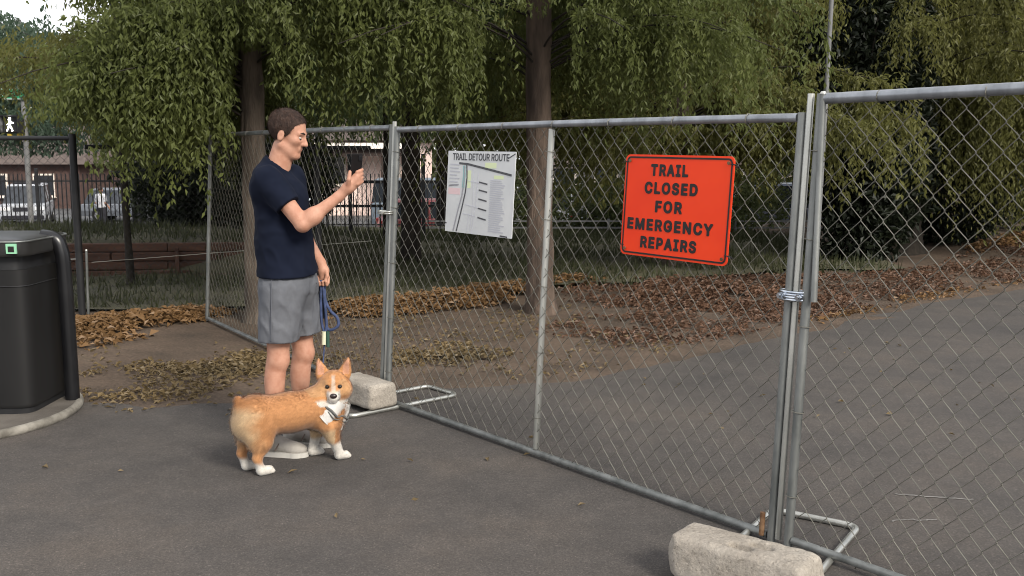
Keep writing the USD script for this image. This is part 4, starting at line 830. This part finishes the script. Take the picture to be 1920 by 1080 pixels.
for a_, b_, c_2 in legs:
    B.cone(a_, b_, .088, .056, .03).cone(b_, c_2, .050, .034, .02).ell((b_[0] * .72 + c_2[0] * .28 - .02, b_[1], b_[2] * .72 + c_2[2] * .28), (.046, .046, .13), .03)
    B.ell((b_[0] + .018, b_[1], b_[2]), (.040, .043, .055), .025).cone((c_2[0], c_2[1], .07), (c_2[0] + .13, c_2[1], .035), .034, .026, .02)
for sgn, (S, E_, W_) in ((-1, (hs, es, ws)), (1, (hl, el, wl_))):
    B.cone(S, E_, .052, .041, .02).cone(E_, W_, .042, .027, .012)
    S, E_, W_ = map(np.array, (S, E_, W_)); B.ell(E_ * .72 + W_ * .28, (.045, .042, .045), .03)
# head
B.ell(hd(-.012, 0, .028), (.100, .078, .090), .01, R=RM).ell(hd(.034, 0, -.04), (.060, .057, .082), .03, R=RM)
for s2 in (-1, 1):
    B.cone(hd(.0, s2 * .047, -.07), hd(.066, s2 * .014, -.108), .024, .022, .02).ell(hd(.062, s2 * .036, -.028), (.026, .024, .022), .02).cone(hd(.086, s2 * .012, .016), hd(.074, s2 * .042, .014), .011, .010, .012)
    B.ell(hd(.090, s2 * .031, -.006), (.013, .015, .010), .010, op=-1)
    B.ell(hd(-.008, s2 * .078, -.022), (.019, .009, .031), .006, R=RM).ell(hd(-.004, s2 * .087, -.020), (.009, .005, .017), .004, op=-1, R=RM)
B.cone(hd(.088, 0, .004), hd(.112, 0, -.036), .009, .0125, .012).ell(hd(.102, .010, -.041), (.011, .009, .008), .008).ell(hd(.102, -.010, -.041), (.011, .009, .008), .008)
B.cone(hd(.086, -.018, -.066), hd(.086, .018, -.066), .0085, .0085, .008).cone(hd(.084, -.015, -.079), hd(.084, .015, -.079), .0085, .0085, .008).ell(hd(.076, 0, -.108), (.019, .022, .017), .015)
# right hand holds the phone: palm behind it, thumb on the near edge, fingers round the far edge
pc = np.array([.463, -.105, 1.500]); B.cone(ws, (.440, -.118, 1.468), .026, .030, .015, sc=(1, 1, 1)).cone((.440, -.122, 1.470), (.485, -.100, 1.525), .026, .024, .015).cone((.448, -.100, 1.462), (.490, -.090, 1.50), .022, .020, .012)
for i, (zz, ll) in enumerate(((1.560, .030), (1.540, .036), (1.519, .034), (1.499, .026))):
    k0, k1, k2, k3 = (.492, -.108, zz - .008), (.505, -.080, zz), (.502, -.050, zz + .004), (.480, -.046, zz + .006)
    B.cone(k0, k1, .0105, .0095, .006).cone(k1, k2, .0095, .0088, .003).cone(k2, k3, .0088, .0078, .003)
B.cone((.450, -.138, 1.475), (.462, -.156, 1.515), .014, .012, .008).cone((.462, -.156, 1.515), (.466, -.150, 1.556), .0115, .009, .004)
# left hand: loose fist hanging round the leash
w3 = np.array(wl_); B.cone(w3, w3 + (.018, -.010, -.045), .027, .030, .012).cone(w3 + (.018, -.012, -.045), w3 + (.022, -.016, -.080), .031, .027, .012, sc=(1, 1.25, 1))
for i in range(4):
    bx = w3 + (.046 - .021 * i, -.014, -.082); k1 = bx + (.002, -.012 + .004 * i * 0, -.028); k2 = k1 + (0, -.024, -.010); k3 = k2 + (0, -.010, .020)
    B.cone(bx, k1, .0105, .0098, .006).cone(k1, k2, .0095, .0088, .003).cone(k2, k3, .0088, .0078, .003)
B.cone(w3 + (.040, -.022, -.042), w3 + (.050, -.044, -.070), .013, .0115, .008).cone(w3 + (.050, -.044, -.070), w3 + (.040, -.052, -.095), .0112, .009, .004)
mb = B.mesh(); mb = trimesh.smoothing.filter_taubin(mb, lamb=.4, nu=.42, iterations=4)
man = thing('person', 'man in navy shirt and grey shorts holding up a phone', 'person', loc=MAN, rz=MRZ)
obj('body', mb, 'skin', man, smooth=True)
def cloth(Fd, cut, fold=.0, fscale=(9, 9, 5), seed=0):
    if fold:
        p = Fd.points(); w_ = meshkit.fbm(p * np.array(fscale), 3, seed) - .5; r1 = 1 - np.abs(2 * meshkit.noise(p * np.array(fscale) * (1.9, 1.9, 2.6) + p[..., [2, 0, 1]] * 5, seed + 3) - 1)
        Fd.F += (fold * w_ - fold * .42 * (np.clip(r1, .55, 1) - .55) * 1.5).astype(np.float32)
    Fd.F = np.maximum(Fd.F, np.broadcast_to(cut(*Fd.grid()), Fd.F.shape).astype(np.float32))
    m_ = Fd.mesh(); return trimesh.smoothing.filter_taubin(m_, lamb=.4, nu=.42, iterations=3)
S = Field((-.20, -.34, .94), (.34, .36, 1.64), .0065)
S.cone((.058, 0, .99), (.045, 0, 1.16), .162, .138, .05, sc=(1, .80, 1)).cone((.045, 0, 1.16), (.03, 0, 1.39), .138, .142, .05, sc=(1, .80, 1)).cone((-.005, -.145, 1.475), (-.005, .145, 1.475), .078, .078, .06).cone((-.03, -.07, 1.53), (-.03, .07, 1.53), .058, .058, .05).cone((-.02, 0, 1.52), (.0, 0, 1.58), .088, .074, .03)
dr = (np.array(es) - hs); dr /= np.linalg.norm(dr); dl = (np.array(el) - hl); dl /= np.linalg.norm(dl); eR = np.array(hs) + dr * .165; eL = np.array(hl) + dl * .175
for S0, dd, ee in ((hs, dr, eR), (hl, dl, eL)):
    SL_ = Field((-.20, -.34, .94), (.34, .36, 1.64), .0065); SL_.cone(np.array(S0) - dd * .01, np.array(S0) + dd * .26, .072, .066, 0)
    g_ = SL_.grid(); pl = (g_[0] - ee[0]) * dd[0] + (g_[1] - ee[1]) * dd[1] + (g_[2] - ee[2]) * dd[2]
    d_ = np.maximum(SL_.F, pl).astype(np.float32); kk = .045; hh = np.clip(.5 + .5 * (S.F - d_) / kk, 0, 1); S.F = S.F * (1 - hh) + d_ * hh - kk * hh * (1 - hh)
def shirt_cut(x, y, z):
    return np.maximum(1.0 + .012 * np.sin(9 * y) - z, -((x - .06) ** 2 + y ** 2 + (z - 1.672) ** 2 * .9) ** .5 + .100)
obj('t_shirt', cloth(S, shirt_cut, .018, (7, 7, 4.5), 4), 'shirt', man, smooth=True)
H_ = Field((-.20, -.30, .60), (.34, .30, 1.06), .007)
H_.cone((.055, 0, .95), (.055, 0, 1.02), .140, .134, .03, sc=(1, .86, 1)).cone((.055, -.085, .92), (.022, -.10, .60), .118, .104, .05).cone((.07, .085, .92), (.085, .10, .60), .118, .104, .05)
obj('shorts', cloth(H_, lambda x, y, z: np.maximum(.645 + .01 * np.sin(14 * y) - z, z - 1.03) + 0 * x, .024, (11, 11, 3.4), 8), 'shorts', man, smooth=True)
obj('side_seam', tube([(.045, -.213, .985), (.04, -.216, .85), (.03, -.212, .66)], .003, 5), 'shorts_seam', man)
Hh = Field(HC - .16, HC + .16, .0055); Hh.ell(hd(-.013, 0, .029), (.106, .0820, .0965), 0, R=RM)
pts = Hh.points(); q = pts - HC; ca, sa = math.cos(NOD), math.sin(NOD); lx = q[..., 0] * ca - q[..., 2] * sa; lz = q[..., 0] * sa + q[..., 2] * ca; ly = q[..., 1]
gl = np.interp(lx, [-.13, -.06, -.035, -.012, .012, .030, .052, .080, .10], [-.078, -.072, -.050, .004, -.030, -.005, .052, .078, .099])
Hh.F = np.maximum(Hh.F + (.006 * (meshkit.fbm(pts * 70, 2, 3) - .5)).astype(np.float32), ((gl - lz) * .75).astype(np.float32))
obj('hair', Hh.mesh(), 'hair', man, smooth=True)
def ellmesh(c, r, R=None, sub=2):
    m_ = trimesh.creation.icosphere(subdivisions=sub); v = np.array(m_.vertices) * r
    if R is not None: v = v @ np.asarray(R).T
    return v + np.asarray(c), np.array(m_.faces)
for s2 in (-1, 1):
    e_ = obj('eye', ellmesh(hd(.0795, s2 * .031, -.009), (.0105, .011, .0080)), 'eye_white', man, smooth=True); obj('iris', ellmesh(hd(.0885, s2 * .031, -.0115), (.003, .0058, .0050)), 'eye_dark', e_, smooth=True)
    obj('eyebrow', tube([hd(.096, s2 * .014, .017), hd(.093, s2 * .030, .022), hd(.080, s2 * .046, .015)], [.004, .0045, .002], 6), 'brow', man, smooth=True)
obj('mouth', tube([hd(.085, -.022, -.073), hd(.0945, 0, -.0725), hd(.085, .022, -.073)], [.002, .003, .002], 6), 'lip', man, smooth=True)
obj('shirt_logo', tube([(.167, .075, 1.40), (.170, .055, 1.402), (.172, .04, 1.396)], .005, 5), 'logo', man)
for (a_, b_, c_2) in legs:
    ax_, ay_ = c_2[0], c_2[1]
    sh = Field((ax_ - .12, ay_ - .08, -.01), (ax_ + .23, ay_ + .08, .15), .006)
    sh.cone((ax_ - .045, ay_, .055), (ax_ - .01, ay_, .085), .044, .047, .02).cone((ax_, ay_, .07), (ax_ + .12, ay_ - .004, .042), .048, .036, .025).ell((ax_ + .135, ay_ - .004, .036), (.062, .047, .034), .02).ell((ax_ - .045, ay_, .05), (.045, .04, .045), .02)
    sh.cone((ax_ - .005, ay_, .15), (ax_ - .005, ay_, .105), .042, .036, .008, op=-1)
    s_o = obj('shoe', cloth(sh, lambda x, y, z: np.maximum(.018 - z, z - .118 + .25 * np.maximum(x - ax_ - .02, 0)) + 0 * x + 0 * y), 'shoe', man, smooth=True)
    sol = unary_union([Point(ax_ - .045, ay_).buffer(.044), Point(ax_ + .135, ay_ - .004).buffer(.050), Polygon([(ax_ - .045, ay_ - .042), (ax_ + .14, ay_ - .052), (ax_ + .14, ay_ + .044), (ax_ - .045, ay_ + .042)])]).union(Point(ax_ + .165, ay_ - .004).buffer(.036)); sm = polymesh(sol.buffer(.004), -.006, .024)
    obj('sole', (np.array(sm.vertices), sm.faces), 'sole', s_o)
    obj('laces', cat_(*[tube([(ax_ + .045 + .022 * k, ay_ - .033, .080 - .009 * k), (ax_ + .052 + .022 * k, ay_, .094 - .010 * k), (ax_ + .045 + .022 * k, ay_ + .028, .080 - .009 * k)], .0035, 5) for k in range(4)] + [tube([(ax_ + .05, ay_ - .040, .075), (ax_ + .03, ay_ - .050, .035)], .004, 5)]), 'lace', s_o)
    obj('sock', tube([(ax_, ay_, .09), (ax_, ay_, .118)], [.0425, .0415], 14), 'shoe', s_o, smooth=40)
def strands(mesh, n, ln, flow, seed, w=.0008, lift=.4):
    r = np.random.default_rng(seed); v, f, nn = meshkit.arrays(mesh, True); t3 = v[f]; ar = np.linalg.norm(np.cross(t3[:, 1] - t3[:, 0], t3[:, 2] - t3[:, 0]), axis=1)
    fi = r.choice(len(f), n, p=ar / ar.sum()); bc = r.dirichlet([1, 1, 1], n); p = (t3[fi] * bc[..., None]).sum(1); m = (nn[f[fi]] * bc[..., None]).sum(1); m /= np.linalg.norm(m, axis=1, keepdims=True)
    fl = np.asarray(flow) - m * (m @ np.asarray(flow))[:, None]; tip = p + (m * lift + fl * .8 + r.normal(0, .28, (n, 3))) * (ln * r.uniform(.5, 1.2, n))[:, None]
    sd = np.cross(m, fl + r.normal(0, .1, (n, 3))); sd /= np.linalg.norm(sd, axis=1, keepdims=True) + 1e-9; sd *= w
    return np.stack([p + sd, p - sd, tip], 1).reshape(-1, 3), np.arange(3 * n).reshape(-1, 3)
tag(obj('hair_strands', strands(Hh.mesh(), 14000, .014, (.5, 0, -.3), 5), 'hair', man), kind='stuff')
def man_pt(p): return rotz(np.asarray(p, float), MRZ) + np.array(MAN)
ph = thing('phone', 'dark smartphone held up in the right hand of the man', 'phone', loc=tuple(man_pt((.483, -.092, 1.574))), rz=MRZ - .55)
tl = .16; pb = box((0, 0, 0), (.009, .074, .152), 0, .003); v = rot_y(pb[0], tl, np.zeros(3)); obj('case', (v, pb[1]), 'phone', ph); sc_ = box((-.0052, 0, 0), (.001, .068, .142)); obj('screen', (rot_y(sc_[0], tl, np.zeros(3)), sc_[1]), 'screen', ph); cb = box((.0062, .018, .052), (.004, .026, .026), 0, .001); obj('camera_bump', (rot_y(cb[0], tl, np.zeros(3)), cb[1]), 'black_gloss', ph)

# leash: bundle hanging from the left hand, bag and a line to the dog's harness
lh = w3 + np.array([.022, -.028, -.115])
le = thing('leash', 'blue and black looped dog leash hanging from the left hand of the man', 'leash')
mp_ = lambda P_: man_pt(np.asarray(P_))
obj('blue_loop', tube(mp_(catmull([lh + (0, 0, .02), lh + (.005, 0, -.08), lh + (.035, -.005, -.15), lh + (.075, -.005, -.19), lh + (.082, -.005, -.235), lh + (.045, -.005, -.262), lh + (.015, -.005, -.25), lh + (.008, 0, -.16), lh + (.004, 0, 0)], 7)), .0085, 8), 'leash', le, smooth=True)
obj('blue_loop', tube(mp_(catmull([lh + (-.008, -.012, .02), lh + (-.014, -.012, -.1), lh + (-.012, -.012, -.22), lh + (.004, -.012, -.275), lh + (.016, -.012, -.22), lh + (.006, -.012, -.08), lh + (0, -.012, 0)], 7)), .008, 8), 'leash', le, smooth=True)
obj('black_strap', tube(mp_(catmull([lh + (-.016, .0, .0), lh + (-.036, .0, -.05), lh + (-.018, .004, -.085), lh + (-.006, .004, -.15), lh + (-.004, .004, -.20)], 6)), .009, 8), 'leash_black', le, smooth=True)
obj('bag_roll', tube(mp_([lh + (.002, -.02, -.27), lh + (.0, -.02, -.345)]), .013, 10), 'leash_bag', le, smooth=40); obj('bag_clip', tube(mp_([lh + (.022, -.015, -.27), lh + (.022, -.015, -.36)]), .010, 8), 'leash_green', le, smooth=40)

# ================================================================ DOG
DOG = np.array([-1.335, 5.065, .008]); DA = math.atan2(.625, .78)
Dg = Field((-.22, -.22, -.01), (.75, .28, .58), .0055)
Dg.cone((.02, 0, .292), (.2, 0, .288), .110, .100, .04).cone((.2, 0, .288), (.40, 0, .288), .100, .112, .04).ell((-.005, 0, .290), (.108, .106, .118), .03).ell((-.045, 0, .262), (.070, .088, .085), .03).ell((.41, 0, .262), (.125, .108, .118), .03)
for s2 in (-1, 1):
    Dg.ell((-.0, s2 * .064, .218), (.078, .052, .10), .03).ell((.40, s2 * .075, .23), (.075, .045, .09), .03)
hp = [(-1, .020), (1, -.005)]
for s2, xo in hp:
    Dg.cone((-.015 + xo, s2 * .072, .165), (-.045 + xo, s2 * .068, .095), .040, .024, .03).cone((-.045 + xo, s2 * .068, .095), (-.025 + xo, s2 * .064, .03), .022, .021, .015).cone((-.022 + xo, s2 * .064, .024), (.022 + xo, s2 * .064, .020), .026, .023, .012)
    for tq in (-.014, 0, .014): Dg.ell((.034 + xo, s2 * .064 + tq, .014), (.016, .0085, .012), .006)
for s2, xe, xp in ((-1, .395, .455), (1, .385, .375)):
    Dg.cone((xe, s2 * .080, .20), (xe + .012, s2 * .078, .135), .052, .036, .03).cone((xe + .012, s2 * .078, .135), (xp - .01, s2 * .078, .035), .034, .023, .02).cone((xp - .012, s2 * .078, .024), (xp + .028, s2 * .078, .020), .025, .023, .012)
    for tq in (-.014, 0, .014): Dg.ell((xp + .040, s2 * .078 + tq, .014), (.016, .0085, .012), .006)
Dg.cone((.395, 0, .30), (.455, -.02, .375), .102, .080, .05).cone((-.07, 0, .365), (-.085, .005, .40), .036, .020, .03)
HD = np.array([.448, -.030, .410]); YA = math.atan2(-.87, -.50)   # face yaw in dog space
ch_, sh_ = math.cos(YA), math.sin(YA)
HS = 1.10
h2 = lambda x, y, z: HD + HS * np.array([x * ch_ - y * sh_, x * sh_ + y * ch_, z])
RH = np.array([[ch_, -sh_, 0], [sh_, ch_, 0], [0, 0, 1]])
Eh = lambda c, r_, k, **kw: Dg.ell(h2(*c), tuple(HS * q for q in r_), k, **kw)
Ch = lambda a_, b_, ra, rb, k: Dg.cone(h2(*a_), h2(*b_), HS * ra, HS * rb, k)
Eh((0, 0, .008), (.078, .074, .062), .02, R=RH); Eh((.02, .050, -.025), (.05, .040, .044), .025, R=RH); Eh((.02, -.050, -.025), (.05, .040, .044), .025, R=RH)
Ch((.05, 0, -.022), (.108, 0, -.040), .042, .026, .022); Ch((.05, 0, -.055), (.100, 0, -.060), .025, .016, .015); Ch((.06, -.022, .016), (.06, .022, .016), .020, .020, .02)
for s2 in (-1, 1):
    Eh((.082, s2 * .030, .004), (.011, .011, .009), .008, op=-1)
    for fr, rr in ((0, .036), (.2, .035), (.4, .031), (.6, .025), (.8, .017), (1, .008)):
        Eh((-.012, s2 * (.046 + .026 * fr), .034 + .074 * fr), (.013, rr, .022), .010, R=RH)
    Eh((.008, s2 * .058, .066), (.010, .019, .032), .008, op=-1, R=RH)
Pd = Dg.points(); Dg.F += (.004 * (meshkit.fbm(Pd * [16, 26, 22], 3, 5) - .5)).astype(np.float32)
dm = Dg.mesh(); dm = trimesh.smoothing.filter_taubin(dm, lamb=.4, nu=.42, iterations=2)
cp = dm.split(only_watertight=False)
if len(cp) > 1: dm = max(cp, key=lambda q: len(q.vertices))
def dog_color(v):
    x, y, z = v.T; nz = meshkit.fbm(v * 18, 3, 6) - .5
    tan, top, cream, white, dark, pink = map(np.array, ((0.3813, 0.1845, 0.0779), (0.3157, 0.141, 0.05576), (0.451, 0.3157, 0.1845), (0.4756, 0.4469, 0.4018), (.16, .085, .045), (.50, .27, .19)))
    c = np.broadcast_to(tan, v.shape).copy()
    mixc = lambda c, k, w: c * (1 - w[:, None]) + k * w[:, None]
    c = mixc(c, top, smoothstep(z + nz * .08, .32, .42) * (x < .45) * .7)
    c = mixc(c, cream, smoothstep(-x + nz * .12 - (z - .25) * .0, -.015, .10) * smoothstep(z, .10, .20) * (1 - smoothstep(z, .33, .39)))
    c = mixc(c, cream, smoothstep(-z - nz * .04, -.20, -.155) * (x > .05) * (x < .40))
    c = mixc(c, top * .8, smoothstep(-x, .04, .09) * smoothstep(z, .36, .39))
    paw = 1 - smoothstep(z + nz * .03, .055, .085) ; paw = np.where(x > .25, 1 - smoothstep(z + nz * .03, .085, .115), paw); c = mixc(c, white, paw)
    chest = smoothstep(x + nz * .05 - .25 * np.abs(y), .455, .495) * smoothstep(z, .12, .16) * (1 - smoothstep(z, .34, .37))
    c = mixc(c, white, chest)
    q = (v - HD) @ RH / HS; hx, hy, hz = q.T; r_h = np.linalg.norm(q * [1, 1, .8], axis=1); inh = (r_h < .15) & (z > .31) & (hx > -.10)
    hc = np.broadcast_to(np.array((0.3772, 0.1788, 0.0697)), v.shape).copy()
    wm_ = smoothstep(hx + nz * .03, .060, .085) * (1 - smoothstep(hz, -.025, -.005)) * (np.abs(hy) < .032) ; wm_ = np.maximum(wm_, smoothstep(hx, .03, .06) * (1 - smoothstep(np.abs(hy) + nz * .01, .008, .013)) * (1 - smoothstep(hz, .045, .065)) * .55)
    wm_ = np.maximum(wm_, (1 - smoothstep(hz + nz * .02, -.075, -.050)))
    hc = mixc(hc, white, wm_); hc = mixc(hc, np.array((0.41, 0.2542, 0.1312)), smoothstep(np.abs(hy), .015, .04) * (hx > .04) * (hz < .035) * (hz > -.04) * .5 * (1 - wm_))
    hc = mixc(hc, pink, (hz > .05) * smoothstep(hx, -.006, .0) * (np.abs(hy) > .042) * (np.abs(np.abs(hy) - .062) < .016) * .8); hc = mixc(hc, dark, (hz > .12) * .15)
    return np.where((inh & (hz > -.085))[:, None], hc, c)
dog = thing('dog', 'tan and white corgi wearing a white bandana, looking at the camera', 'dog', loc=tuple(DOG), rz=DA)
dv_, df_, dn_ = meshkit.arrays(dm, True)
p_ = obj('body', (dv_, df_), 'fur', dog, smooth=True); colprim(p_, dog_color(dv_))
# fur: fine tapered hairs combed backwards and down
r = np.random.default_rng(77)
tri = dv_[df_]; ar = np.linalg.norm(np.cross(tri[:, 1] - tri[:, 0], tri[:, 2] - tri[:, 0]), axis=1); nf = 60000
fi = r.choice(len(df_), nf, p=ar / ar.sum()); bc = r.dirichlet([1, 1, 1], nf)
fp_ = (tri[fi] * bc[..., None]).sum(1); fn = (dn_[df_[fi]] * bc[..., None]).sum(1); fn /= np.linalg.norm(fn, axis=1, keepdims=True)
flow = np.broadcast_to([-.8, 0, -.55], fp_.shape) - fn * (fn @ np.array([-.8, 0, -.55]))[:, None]
qh = (fp_ - HD) @ RH / HS; inh = (np.linalg.norm(qh, axis=1) < .125) & (fp_[:, 2] > .32)
ln = np.where(fp_[:, 0] < .04, .024, .015); ln = np.where(inh, .010, ln); ln = np.where(fp_[:, 2] < .14, .007, ln); ln = np.where((fp_[:, 0] > .42) & ~inh & (fp_[:, 2] > .12), .028, ln)
ln = ln * r.uniform(.6, 1.2, nf); eye_clear = (np.abs(np.abs(qh[:, 1]) - .030) < .016) & (np.abs(qh[:, 2] - .004) < .014) & (qh[:, 0] > .05); nose_clear = (qh[:, 0] > .105) & (np.abs(qh[:, 1]) < .02)
ok = ~(eye_clear | nose_clear); fp_, fn, flow, ln = fp_[ok], fn[ok], flow[ok], ln[ok]; nf = len(fp_)
tipf = fp_ + (fn * .32 + flow * .85 + r.normal(0, .26, (nf, 3))) * ln[:, None]; sd = np.cross(fn, flow + r.normal(0, .1, (nf, 3))); sd /= np.linalg.norm(sd, axis=1, keepdims=True) + 1e-9; sd *= .0011
fv = np.stack([fp_ + sd, fp_ - sd, tipf], 1).reshape(-1, 3); fc = np.repeat(dog_color(fp_), 3, 0) * np.repeat(r.uniform(.82, 1.18, nf), 3)[:, None]
fm = UsdGeom.Mesh.Define(stage, str(dog.GetPath()) + '/fur'); fm.CreatePointsAttr(Vt.Vec3fArray.FromNumpy(fv.astype(np.float32))); fm.CreateFaceVertexCountsAttr(Vt.IntArray.FromNumpy(np.full(nf, 3, np.int32))); fm.CreateFaceVertexIndicesAttr(Vt.IntArray.FromNumpy(np.arange(3 * nf, dtype=np.int32)))
fm.CreateSubdivisionSchemeAttr('none'); fm.CreateNormalsAttr(Vt.Vec3fArray.FromNumpy(np.repeat(fn, 3, 0).astype(np.float32))); fm.SetNormalsInterpolation('vertex'); UsdShade.MaterialBindingAPI.Apply(fm.GetPrim()).Bind(M('fur')); colprim(fm.GetPrim(), np.clip(fc, 0, 1)); tag(fm.GetPrim(), kind='stuff')
obj('nose', cat_(ellmesh(h2(.130, 0, -.030), (.013, .0195, .0145), RH), ellmesh(h2(.123, 0, -.042), (.011, .007, .011), RH)), 'dog_nose', dog, smooth=True)
for s2 in (-1, 1): e_ = obj('eye', ellmesh(h2(.0765, s2 * .030, .004), (.011, .012, .011), RH), 'eye_dark', dog, smooth=True)
obj('mouth', tube([h2(.085, -.026, -.060), h2(.118, -.008, -.056), h2(.122, 0, -.050), h2(.118, .008, -.056), h2(.085, .026, -.060)], .0022, 5), 'dog_nose', dog)
# bandana round the neck with dark wavy bow stripe
nc0, nax = np.array([.428, -.014, .325]), np.array([.55, -.25, .80]); nax /= np.linalg.norm(nax)
nu = np.cross(nax, [0, 0, 1.0]); nu /= np.linalg.norm(nu); nv = np.cross(nax, nu); aa = np.linspace(0, 2 * np.pi, 41)[:-1]
rings = []
front = np.array([math.cos(YA + .25), math.sin(YA + .25), -.4]); front /= np.linalg.norm(front)
for k, (off, rad) in enumerate(((.040, .100), (.012, .110), (-.022, .117), (-.052, .121))):
    d = np.cos(aa)[:, None] * nu + np.sin(aa)[:, None] * nv; fw = np.clip(d @ front, 0, 1) ** 2
    rings.append(nc0 + nax * off + d * (rad + .012 * np.sin(aa * 5 + k))[:, None] - np.array([0, 0, 1]) * (fw * .022 * k)[:, None] + front * (fw * .012)[:, None])
v = np.vstack(rings); j = np.arange(40); j2 = (j + 1) % 40; f = np.vstack([np.vstack([np.stack([i * 40 + j, i * 40 + j2, (i + 1) * 40 + j2], 1), np.stack([i * 40 + j, (i + 1) * 40 + j2, (i + 1) * 40 + j], 1)]) for i in range(3)])
vi = np.vstack([v, v * .985 + nc0 * .015]); fi2 = np.vstack([f, f[:, ::-1] + len(v)]); bnd = obj('bandana', (vi, fi2), 'bandana', dog, smooth=True)
d = np.cos(aa)[:, None] * nu + np.sin(aa)[:, None] * nv; fw = np.clip(d @ front, 0, 1) ** 2; sel = np.where(d @ front > .1)[0]; mid_ = (rings[1] + rings[2]) / 2 + d * .004
k0 = np.argmin(d @ front); order = np.roll(np.arange(40), -k0); order = [i for i in order if d[i] @ front > .15]
obj('bow_stripe', tube(mid_[order] + np.array([0, 0, 1]) * (.007 * np.sin(np.arange(len(order)) * 1.3))[:, None], .0065, 6), 'bandana_stripe', bnd, smooth=True)
obj('bow_stripe', tube(mid_[order] + np.array([0, 0, -.022]) + np.array([0, 0, 1]) * (.005 * np.sin(np.arange(len(order)) * 1.3 + 2))[:, None], .0035, 6), 'bandana_stripe', bnd, smooth=True)
hn = DOG + rotz(nc0 + np.array([-.06, .02, .10]), DA)
obj('lead_line', tube(catmull([mp_(lh + (.004, 0, -.25)), mp_(lh + (.0, -.03, -.36)) + [0, 0, -.05], hn * .55 + mp_(lh + (0, 0, -.36)) * .45 + [0, 0, -.06], hn], 6), .004, 6), 'leash', le, smooth=True)

# ================================================================ FAR PEOPLE
def far_person(label, x, y, rz, top, pants, h=1.72, arm=.25):
    t = thing('person', label, 'person', loc=(x, y, float(ground_z(x, y))), rz=rz); k = h / 1.72
    b = Field((-.25, -.32, -.02), (.3, .32, 1.76), .016)
    b.cone((0, 0, .95), (0, 0, 1.32), .12, .13, .04, sc=(1, .8, 1)).cone((0, -.15, 1.40), (0, .15, 1.40), .06, .06, .04).cone((0, 0, 1.42), (0, 0, 1.55), .055, .05, .02).ell((.01, 0, 1.63), (.095, .075, .115), .02).ell((.10, 0, 1.61), (.02, .012, .02), .015)
    for s2 in (-1, 1):
        b.cone((0, s2 * .19, 1.40), (-.02, s2 * .24, 1.12), .05, .04, .02).cone((-.02, s2 * .24, 1.12), (arm * .6, s2 * .22, .95), .038, .028, .02).cone((arm * .6, s2 * .22, .95), (arm * .6 + .05, s2 * .215, .87), .034, .022, .02)
        b.cone((0, s2 * .09, .92), (.03 * s2, s2 * .10, .5), .085, .058, .03).cone((.03 * s2, s2 * .10, .5), (.0, s2 * .10, .07), .055, .038, .02).cone((0, s2 * .10, .045), (.15, s2 * .11, .035), .045, .038, .02)
    b.F *= 1
    m_ = b.mesh(); m_.vertices *= k; obj('body', m_, 'skin', t, smooth=True)
    c = Field((-.25, -.34, .88), (.3, .34, 1.5), .018); c.cone((0, 0, .98), (0, 0, 1.33), .15, .155, .04, sc=(1, .8, 1)).cone((0, -.16, 1.40), (0, .16, 1.40), .078, .078, .04)
    for s2 in (-1, 1): c.cone((0, s2 * .19, 1.40), (-.015, s2 * .23, 1.20), .07, .065, .02)
    m_ = c.mesh(); m_.vertices *= k; obj('shirt', m_, top, t, smooth=True)
    c = Field((-.25, -.3, .04), (.3, .3, 1.05), .018); c.cone((0, 0, .93), (0, 0, .99), .145, .14, .03, sc=(1, .85, 1))
    for s2 in (-1, 1): c.cone((0, s2 * .09, .9), (.03 * s2, s2 * .10, .5), .108, .082, .03).cone((.03 * s2, s2 * .10, .5), (0, s2 * .10, .1), .080, .066, .02)
    m_ = c.mesh(); m_.vertices *= k; obj('trousers', m_, pants, t, smooth=True)
    m_ = trimesh.creation.icosphere(subdivisions=2); v = np.array(m_.vertices); v = v[:] * (.105, .085, .10) + (-.015, 0, 1.675); obj('hair', (v * k, m_.faces), 'hair', t, smooth=True)
far_person('person in white top and dark trousers standing behind the pickets', -16.35, 40, 1.2, 'cloth_white', 'cloth_dark', 1.75)
far_person('person in dark top beside the one in white behind the pickets', -14.95, 40.4, -1.8, 'cloth_dark', 'cloth_dark', 1.66)
